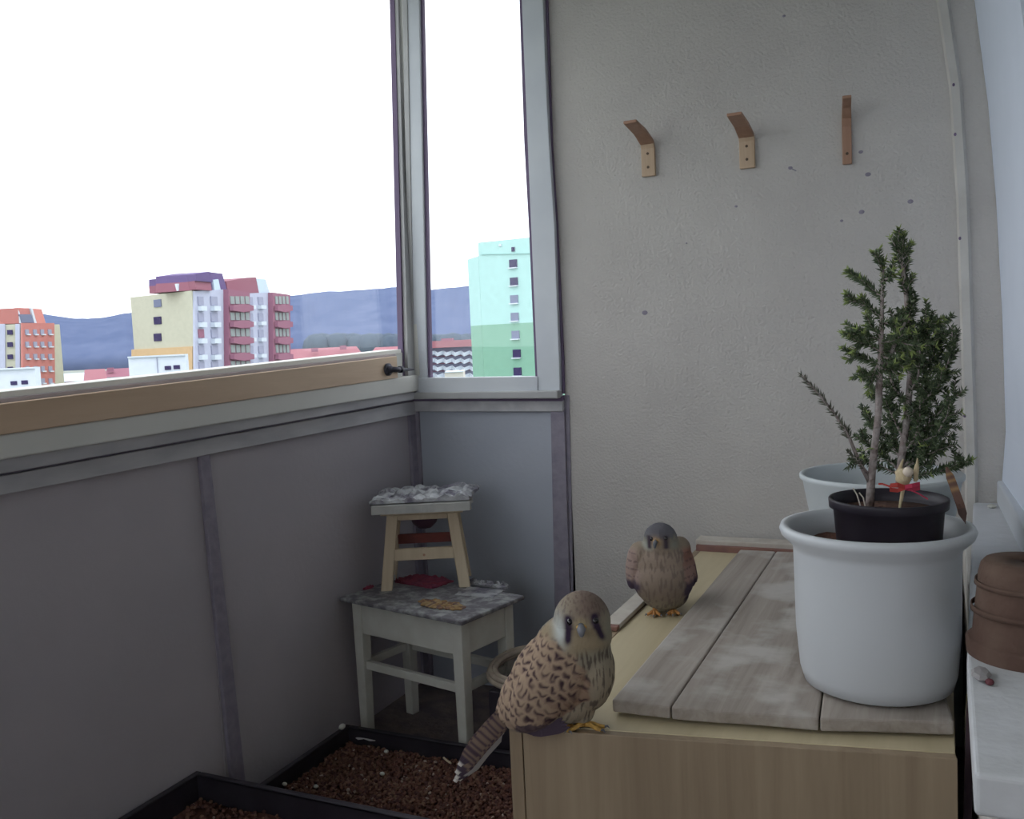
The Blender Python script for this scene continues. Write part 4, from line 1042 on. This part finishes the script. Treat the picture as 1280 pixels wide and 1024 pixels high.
toes(b2, (-11 * U2, -12 * U2, .001), ((-.3, -1), (.5, -.9), (-1, -.4), (.1, .9)), 11 * U2, 2.3 * U2, M['toe'], (-10 * U2, -6 * U2, 14 * U2))
toes(b2, (11 * U2, -12 * U2, .001), ((-.2, -1), (.7, -.8), (-.8, -.7), (0, .9)), 11 * U2, 2.3 * U2, M['toe'], (11 * U2, -6 * U2, 14 * U2))

# ---------------------------------------------------------------- the town outside
GZ = -26.0
town_ground = mat('town_ground', (.20, .23, .19), .95, (.30, .31, .28), .02)
struct(MB().box((-5000, -600, GZ - 2), (3000, 6500, GZ)).build('ground', town_ground))
hill_m = mat('hazed_forest', (.105, .135, .235), 1.0, (.135, .165, .270), .018, 8, .35, .7, spec=0)  # forest colour with bluish atmospheric haze mixed into the base colour
def hill(pts, depth, name):
    mb = MB(); rings = []
    N = len(pts)
    for k, (x, y) in enumerate(pts):
        t_ = at(x, y, depth); base = Vector((t_.x, t_.y, GZ)); d = Vector((t_.x, t_.y, 0)).normalized()
        r = []
        for j in range(9):
            u = j / 8; hh = (t_.z - GZ) * math.sin(u * math.pi / 2) ** .8
            nz = noise.noise(Vector((k * .45, u * 5, 1))) * 40 * math.sin(u * 3.14)
            r.append(Vector((base.x, base.y, GZ + hh)) - d * ((1 - u) * 900 + nz))
        r.append(Vector((base.x, base.y, GZ)) + d * 600)
        rings.append(r)
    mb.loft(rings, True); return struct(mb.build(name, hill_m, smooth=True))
sk = [(-260, 380), (-150, 388), (-60, 392), (0, 391), (45, 392), (75, 397), (110, 400), (140, 396), (163, 392), (200, 384), (250, 376), (300, 372), (357, 371), (380, 369.5), (400, 367), (430, 365), (460, 363.5), (495, 361), (540, 364), (565, 361), (590, 359), (640, 356), (720, 352), (850, 350), (1000, 350)]
sk2 = []
for (xa, ya), (xb_, yb_) in zip(sk[:-1], sk[1:]):
    for k in range(6): u = k / 6; x = xa + (xb_ - xa) * u; sk2.append((x, ya + (yb_ - ya) * u + noise.noise(Vector((x * .05, 0, 4))) * 1.2))
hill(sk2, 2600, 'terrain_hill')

def cm(name, c): return mat(name, c, .85, tuple(v * .94 for v in c), 1.5)
B_ = {'cream': cm('cream_render', (.52, .51, .41)), 'orange': cm('orange_render', (.60, .42, .24)), 'lav': cm('lilac_render', (.47, .49, .62)), 'lavd': cm('lilac_dark', (.33, .34, .45)),
      'red': cm('maroon_render', (.30, .13, .19)), 'roof': cm('maroon_roof', (.30, .12, .165)), 'purple': cm('purple_roof', (.145, .10, .235)), 'white': cm('white_render', (.66, .71, .80)),
      'win': mat('window_dark', (.045, .035, .10), .7, spec=.1), 'wing': mat('window_grey', (.18, .20, .30), .7, spec=.1), 'coral': cm('coral_render', (.52, .20, .18)), 'mint': cm('mint_render', (.40, .64, .62)), 'mintd': cm('mint_cornice', (.30, .52, .50)),
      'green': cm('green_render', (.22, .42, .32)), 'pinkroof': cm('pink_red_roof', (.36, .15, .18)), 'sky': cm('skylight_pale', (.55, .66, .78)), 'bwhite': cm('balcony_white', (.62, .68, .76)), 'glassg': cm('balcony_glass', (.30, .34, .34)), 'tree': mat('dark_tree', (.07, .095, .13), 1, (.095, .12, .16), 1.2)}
class Face:
    """a vertical face between two image columns at given depths; u runs 0..1, v is an image row on it"""
    def __init__(s, xa, da, xb, db, yref):
        s.a = at(xa, yref, da); s.b = at(xb, yref, db); s.n = Vector((-(s.b - s.a).y, (s.b - s.a).x, 0)).normalized()
        if s.n.dot(s.a) > 0: s.n = -s.n
        s.len = Vector(((s.b - s.a).x, (s.b - s.a).y, 0)).length
    def pt(s, x, y, out=0.0):
        d = ray(x, y); n = s.n; t = (s.a - CAM).dot(n) / d.dot(n); return CAM + d * t + n * out
    def quad(s, x0, x1, y0, y1, th, out=0.0):
        # true upright rectangle whose corners are taken at its left and right edges
        l0, r1 = s.pt(x0, y0), s.pt(x1, y1); rt, lb_ = s.pt(x1, y0), s.pt(x0, y1)
        zt_ = (l0.z + rt.z) / 2; zb = (r1.z + lb_.z) / 2
        lx_ = s.pt(x0, (y0 + y1) / 2); rx_ = s.pt(x1, (y0 + y1) / 2)
        o = s.n * out; q = [Vector((lx_.x, lx_.y, zb)) + o, Vector((rx_.x, rx_.y, zb)) + o, Vector((rx_.x, rx_.y, zt_)) + o, Vector((lx_.x, lx_.y, zt_)) + o]
        return MB().prism(q, s.n * th)
    def poly(s, pts, th, out=0.0):
        return MB().prism([s.pt(x, y, out) for x, y in pts], s.n * th)
def block(parent, pts, z0, z1s, m, name='wall'):
    n = len(pts); a = [Vector((p.x, p.y, z0)) for p in pts]; b = [Vector((p.x, p.y, z)) for p, z in zip(pts, z1s)]
    return MB().loft([a, b]).build(name, m, parent, world=True)
def bempty(name, p, lab, cat): return empty(name, (p.x, p.y, GZ), 0, lab, cat)

# A: tall cream and maroon block
fA = Face(165, 152, 242, 142, 400); fB = Face(242, 142, 357, 176, 400)
bA = bempty('apartment_tower', fA.a, 'tall apartment block with cream end wall, maroon balconies and purple-red roof', 'building')
cL, cM, cR = fA.a, fA.b, fB.b; back = (cR - cM) * .8
zM = fA.pt(242, 363).z; zL = zM
block(bA, [cL, cM, cM + (cR - cM) * .999, cL + (cR - cM)], GZ, [zM] * 4, B_['cream'])
fA.poly([(166, 437), (242, 433), (242, 560), (166, 560)], .25).build('orange_band', B_['orange'], bA, world=True)
for y in (379.5, 401, 422, 442):
    w_ = fA.quad(193, 202, y - 5, y + 4.5, .15).build('window', B_['wing'] if y < 390 or y > 440 else B_['win'], bA, world=True)
fB.poly([(241, 364), (277, 362), (279, 560), (242, 560)], .3).build('lilac_bay', B_['lav'], bA, world=True)
fB.poly([(304, 367), (333, 366), (335, 560), (306, 560)], .3).build('lilac_bay', B_['lav'], bA, world=True)
fB.poly([(277, 362), (304, 366), (306, 560), (279, 560)], 1.2).build('maroon_bay', B_['red'], bA, world=True)
fB.poly([(333, 366), (355, 369), (357, 560), (335, 560)], 1.2).build('maroon_bay', B_['red'], bA, world=True)
for k in range(6):
    y = 375 + k * 20.3
    for x, w_ in ((244.5, 6.5), (260.5, 8)):
        if y < 470:
            fB.quad(x + k * .3, x + w_ + k * .3, y - 4, y + 7, .25, .25).build('loggia_opening', B_['red'] if (k == 2 and x < 250) else B_['lavd'], bA, world=True)
            fB.quad(x + .3 + k * .3, x + w_ + .5 + k * .3, y + 8, y + 14, .7, .3).build('balcony_box', B_['bwhite'], bA, world=True)
    for x, w_ in ((308, 5), (320, 6)):
        fB.quad(x + k * .2, x + w_ + k * .2, y - 3.5, y + 6, .25, .25).build('loggia_opening', B_['lavd'], bA, world=True)
        fB.quad(x + k * .2, x + w_ + .5 + k * .2, y + 7, y + 11.5, .7, .3).build('balcony_box', B_['bwhite'], bA, world=True)
    for x0_, x1_ in ((278, 303), (335, 353)):
        y2 = 372 + k * 20.2
        m_ = MB(); nn_ = 4; stp = (x1_ - x0_) / nn_
        for i in range(nn_):
            a_ = fB.quad(x0_ + i * stp + 1 + k * .25, x0_ + (i + 1) * stp - .6 + k * .25, y2 - 1, y2 + 8.5, .2, 1.15)
            m_.v, m_.f, m_.c = m_.v + a_.v, m_.f + [tuple(t + len(m_.v) for t in f_) for f_ in a_.f], m_.c + a_.c
        m_.build('window_band', B_['glassg'], bA, world=True)
        fB.poly([(x0_ - .5 + k * .25, y2 + 11), (x0_ + 8, y2 + 9.5), ((x0_ + x1_) / 2, y2 + 8.8), (x1_ - 6, y2 + 9.5), (x1_ + .5 + k * .25, y2 + 11), (x1_ + .5 + k * .25, y2 + 17), ((x0_ + x1_) / 2, y2 + 19), (x0_ - .5 + k * .25, y2 + 17)], .7, 1.3).build('curved_balcony', B_['red'], bA, world=True)
# roofs
def slab_roof(face, front, backshift, m, name, par, out=-.3):
    a_ = [face.pt(x, y, out) for x, y in front]; off = backshift
    MB().prism(a_, off).build(name, m, par, world=True)
inn = (cR - cM).normalized()
fA.poly([(188, 364), (268, 363), (264, 340), (187, 349)], -1.0, -.4)
slab_roof(fA, ((184.5, 367), (243, 362), (241, 351), (184, 358)), inn * 5, B_['roof'], 'roof_skirt', bA)
slab_roof(fA, ((184, 358), (243, 351), (243, 343), (184, 349.5)), inn * 5.2, B_['purple'], 'roof', bA)
slab_roof(fB, ((242, 363), (268, 363), (265, 350), (242, 352)), -fB.n * 6, B_['roof'], 'roof_skirt', bA)
slab_roof(fB, ((242, 352), (266, 351), (264, 339.5), (242, 343)), -fB.n * 6, B_['purple'], 'roof', bA)
slab_roof(fB, ((266, 363), (287, 366), (280, 342), (265, 340)), -fB.n * 5, B_['purple'], 'roof', bA)
slab_roof(fB, ((268, 363), (276, 363), (273, 349), (266.5, 350)), -fB.n * .5, B_['sky'], 'skylight', bA, 0.0)
slab_roof(fB, ((287, 367), (326, 367), (322, 346.5), (311, 347), (285, 351.5)), -fB.n * 7, B_['roof'], 'roof', bA)
slab_roof(fB, ((326, 367), (340, 368), (334, 349), (322, 348)), -fB.n * 4, B_['sky'], 'skylight', bA)
slab_roof(fB, ((334, 368), (356, 370), (354, 367), (338, 366)), -fB.n * 4, B_['purple'], 'roof', bA)
fA.quad(221.5, 227, 355, 364, .6, .1).build('chimney', B_['white'], bA, world=True)

# B: coral block on the far left
fC = Face(-40, 150, 26, 150, 400); fD = Face(26, 150, 74, 160, 400)
bB = bempty('apartment_tower', fC.a, 'coral red apartment block with sloping red roof at the left edge', 'building')
zC = fC.pt(26, 405).z
block(bB, [fC.a, fC.b, fD.b, fD.b - fD.n * 14, fC.a - fC.n * 14], GZ, [zC] * 5, B_['cream'])
fD.poly([(26, 404), (66, 404), (68, 560), (27, 560)], .3).build('coral_bay', B_['coral'], bB, world=True)
fC.poly([(20, 405), (25.5, 405), (26.5, 560), (21, 560)], .25).build('lilac_bay', B_['lav'], bB, world=True)
fC.poly([(-2, 405), (7, 405), (8, 560), (-1, 560)], .25).build('lilac_bay', B_['lav'], bB, world=True)
for k in range(5):
    y = 412 + k * 15.3
    for x in (29, 39, 48, 57.5):
        fD.quad(x + k * .25, x + 4.2 + k * .25, y, y + 6.5, .15, .3).build('window', B_['lavd'], bB, world=True)
        fD.quad(x + 1.2 + k * .25, x + 5.6 + k * .25, y + 5.8, y + 7.3, .3, .3).build('window_sill', B_['bwhite'], bB, world=True)
    for x in (-10, 10.5):
        fC.quad(x + k * .2, x + 6.5 + k * .2, y + .5, y + 6.5, .15, .26).build('window', B_['win'], bB, world=True)
slab_roof(fC, ((-40, 405), (25.5, 405), (19.5, 384.5), (-40, 396)), -fC.n * 8, cm('coral_roof', (.56, .22, .19)), 'roof', bB)
slab_roof(fD, ((26, 404), (45, 404), (39.5, 385), (22, 385)), -fD.n * 7, B_['coral'], 'roof', bB)
slab_roof(fD, ((27, 403.5), (43, 403.5), (39, 393), (25, 393)), -fD.n * .3, B_['wing'], 'skylight', bB, 0.0)
slab_roof(fD, ((43, 404), (46, 404), (40.5, 385), (38.5, 385)), -fD.n * .3, B_['bwhite'], 'roof_edge', bB, 0.0)
slab_roof(fC, ((22, 404), (26, 404), (22, 384.5), (19, 384.5)), -fC.n * .3, B_['bwhite'], 'roof_edge', bB, 0.0)

# C: white roof houses with two small windows
for xa, xb_, yt, dep, lab, wins in ((-30, 44, 462.5, 95, 'small white flat-roofed house below the coral apartment block', ((13.5, 476.5), (27, 475.5))),
                                    (160, 232, 446, 100, 'small white flat-roofed house in front of the cream end wall', ((206, 457.5), (217, 456.5)))):
    fc = Face(xa, dep, xb_, dep + 1, yt); t = bempty('white_house', fc.a, lab, 'house')
    zt_ = fc.pt((xa + xb_) / 2, yt).z
    block(t, [fc.a, fc.b, fc.b - fc.n * 1.6, fc.a - fc.n * 1.6], GZ, [zt_] * 4, B_['white'])
    for x, y in wins: fc.quad(x, x + 8, y, y + 5, .1, .0).build('window', B_['win'], t, world=True)
    block(t, [fc.a + fc.n * .3, fc.b + fc.n * .3, fc.b - fc.n * 1.6, fc.a - fc.n * 1.6], zt_, [zt_ + .15] * 4, B_['bwhite'], 'roof_slab')
    if xa > 0: fc.quad(197.6, 198.6, 447, 500, .1).build('drain_pipe', B_['lavd'], t, world=True)

# D: low red roofed houses
def lowhouse(xa, xb_, ye, yr, dep, lab, wallc='white', roofc='pinkroof', deepen=8, chim=None):
    fc = Face(xa, dep, xb_, dep + 2, ye); t = bempty('low_house', fc.a, lab, 'house')
    zt_ = min(fc.a.z, fc.b.z); b1_, b2_ = fc.b - fc.n * deepen, fc.a - fc.n * deepen
    block(t, [fc.a, fc.b, b1_, b2_], GZ, [zt_] * 4, B_[wallc])
    zr_ = fc.pt((xa + xb_) / 2, yr).z; m0, m1 = fc.a.lerp(b2_, .5), fc.b.lerp(b1_, .5); l = (m1 - m0)
    m0 = m0 + l * .08; m1 = m1 - l * .08; m0.z = m1.z = zr_
    e = [Vector((p.x, p.y, zt_)) for p in (fc.a + fc.n * .4, fc.b + fc.n * .4, b1_ - fc.n * .4, b2_ - fc.n * .4)]
    MB().add(e + [m0, m1], [(3, 2, 1, 0), (0, 1, 5, 4), (1, 2, 5), (2, 3, 4, 5), (3, 0, 4)]).build('roof', B_[roofc], t, world=True)
    if chim:
        for x, y in chim: fc.quad(x, x + 8, y, y + 5, 1, -3).build('dormer', B_['red'], t, world=True)
    return t
lowhouse(352, 452, 447, 435, 260, 'long low house with pink-red roof and dormer right of the tall maroon block', 'bwhite', 'pinkroof', 14, ((388, 435), (424, 432)))
lowhouse(462, 540, 440, 433, 280, 'low pale house with pink roof beside the window corner post', 'bwhite', 'pinkroof', 12)
lowhouse(104, 135, 477, 462, 200, 'low red-roofed house just left of the small white house', 'white', 'pinkroof', 12)
lowhouse(126, 170, 470, 461, 230, 'low red-roofed house behind the small white house', 'bwhite', 'roof', 12, ((132, 460),))
lowhouse(72, 108, 476, 467, 240, 'low house with pale blue roof right of the coral block', 'pinkroof', 'sky', 10)

# E: mint tower
fE = Face(602, 100, 690, 96, 400); fF = Face(588, 104, 602, 100, 400)
bE = bempty('mint_tower', fE.a, 'tall mint green tower with darker green lower half seen through the narrow window', 'building')
zt_ = fE.pt(640, 299).z; zg = fE.pt(640, 404.5).z
p_ = [fE.a, fE.b, fE.b - fE.n * 12, fE.a - fE.n * 12]
block(bE, p_, zg, [zt_] * 4, B_['mint']); block(bE, p_, GZ, [zg] * 4, B_['green'], 'lower_wall')
zs_ = fF.pt(595, 321).z; pp_ = [fF.a, fF.a.lerp(fF.b, .99), fE.a - fE.n * 9, fF.a - fE.n * 9]
block(bE, pp_, zg, [zs_] * 4, B_['mint'], 'side_wall'); block(bE, pp_, GZ, [zg] * 4, B_['green'], 'side_wall_lower')
for x, y, c in ((637, 324.5, 'win'), (638, 347, 'win'), (638.3, 369, 'wing'), (639, 391, 'wing'), (640, 413.5, 'wing'), (641.5, 437, 'win'), (642.5, 459.5, 'win')):
    f_ = fE.quad(x, x + 9.5, y, y + 10, .12).build('window', B_[c], bE, world=True)
    fE.quad(x - .5, x + 10, y + 10, y + 11.3, .35).build('window_sill', B_['bwhite'], bE, world=True)
fE.quad(640, 643.5, 309, 314.5, .15).build('vent', B_['win'], bE, world=True)
fE.poly([(602, 317.5), (690, 315.5), (690, 316.7), (602, 318.7)], .12).build('cornice', B_['mintd'], bE, world=True)
fE.quad(624, 627, 305, 308, .12).build('lamp', B_['bwhite'], bE, world=True)

# F: white terrace of balconies with a red roof
fG = Face(520, 190, 600, 188, 440)
bF = bempty('balcony_block', fG.a, 'white apartment block with wavy balconies and red roof left of the mint tower', 'building')
zt_ = fG.pt(566, 434).z
block(bF, [fG.a, fG.b, fG.b - fG.n * 10, fG.a - fG.n * 10], GZ, [zt_] * 4, B_['lavd'])
block(bF, [fG.a + fG.n * 2, fG.b + fG.n * 2, fG.b - fG.n * 10, fG.a - fG.n * 10], zt_, [fG.pt(566, 425.5).z] * 4, B_['pinkroof'], 'roof')
fG.quad(552, 566, 423, 427, 1.5, -1).build('dormer', B_['red'], bF, world=True)
for k in range(6):
    y = 439 + k * 9.3; m_ = MB(); rings = []
    up_, dn_ = [], []
    for i in range(15):
        x = 522 + i * 5.5; s_ = (2.0 if i % 2 else -1.0); outk = 1.0 + (1.3 if i % 2 else 0)
        a_, b_ = fG.pt(x, y + s_ * .8, outk), fG.pt(x, y + 4.6 + s_ * .8, outk)
        rings.append([a_, b_, b_ - fG.n * .6, a_ - fG.n * .6])
    m_.loft(rings).build('balcony', B_['bwhite'], bF, world=True)
    fG.quad(524, 598, y + 5.4, y + 6.4, .2).build('red_stripe', B_['red'], bF, world=True)
fH = Face(556, 120, 579, 120, 470); t = bempty('pale_shed', fH.a, 'small cream flat-roofed house low in the narrow window', 'house')
block(t, [fH.a, fH.b, fH.b - fH.n * 5, fH.a - fH.n * 5], GZ, [fH.pt(567, 465.5).z] * 4, cm('cream_wall', (.68, .62, .58)))
block(t, [fH.a + fH.n * .2, fH.b + fH.n * .2, fH.b - fH.n * 5, fH.a - fH.n * 5], fH.pt(567, 465.5).z, [fH.pt(567, 464.5).z] * 4, B_['white'], 'roof_slab')

# trees at the foot of the hill
rt = random.Random(9)
def treeline(x0, x1, y, dep, n, lab):
    mb = MB()
    for i in range(n):
        x = x0 + (x1 - x0) * i / n + rt.uniform(-2, 2); p = at(x, y + rt.uniform(-1.5, 2), dep + rt.uniform(-15, 15)); r = rt.uniform(5, 8)
        mb.ball((p.x, p.y, p.z - r * .6), (r, r, r), 8, 6); mb.box((p.x - 1, p.y - 1, GZ), (p.x + 1, p.y + 1, p.z - r))
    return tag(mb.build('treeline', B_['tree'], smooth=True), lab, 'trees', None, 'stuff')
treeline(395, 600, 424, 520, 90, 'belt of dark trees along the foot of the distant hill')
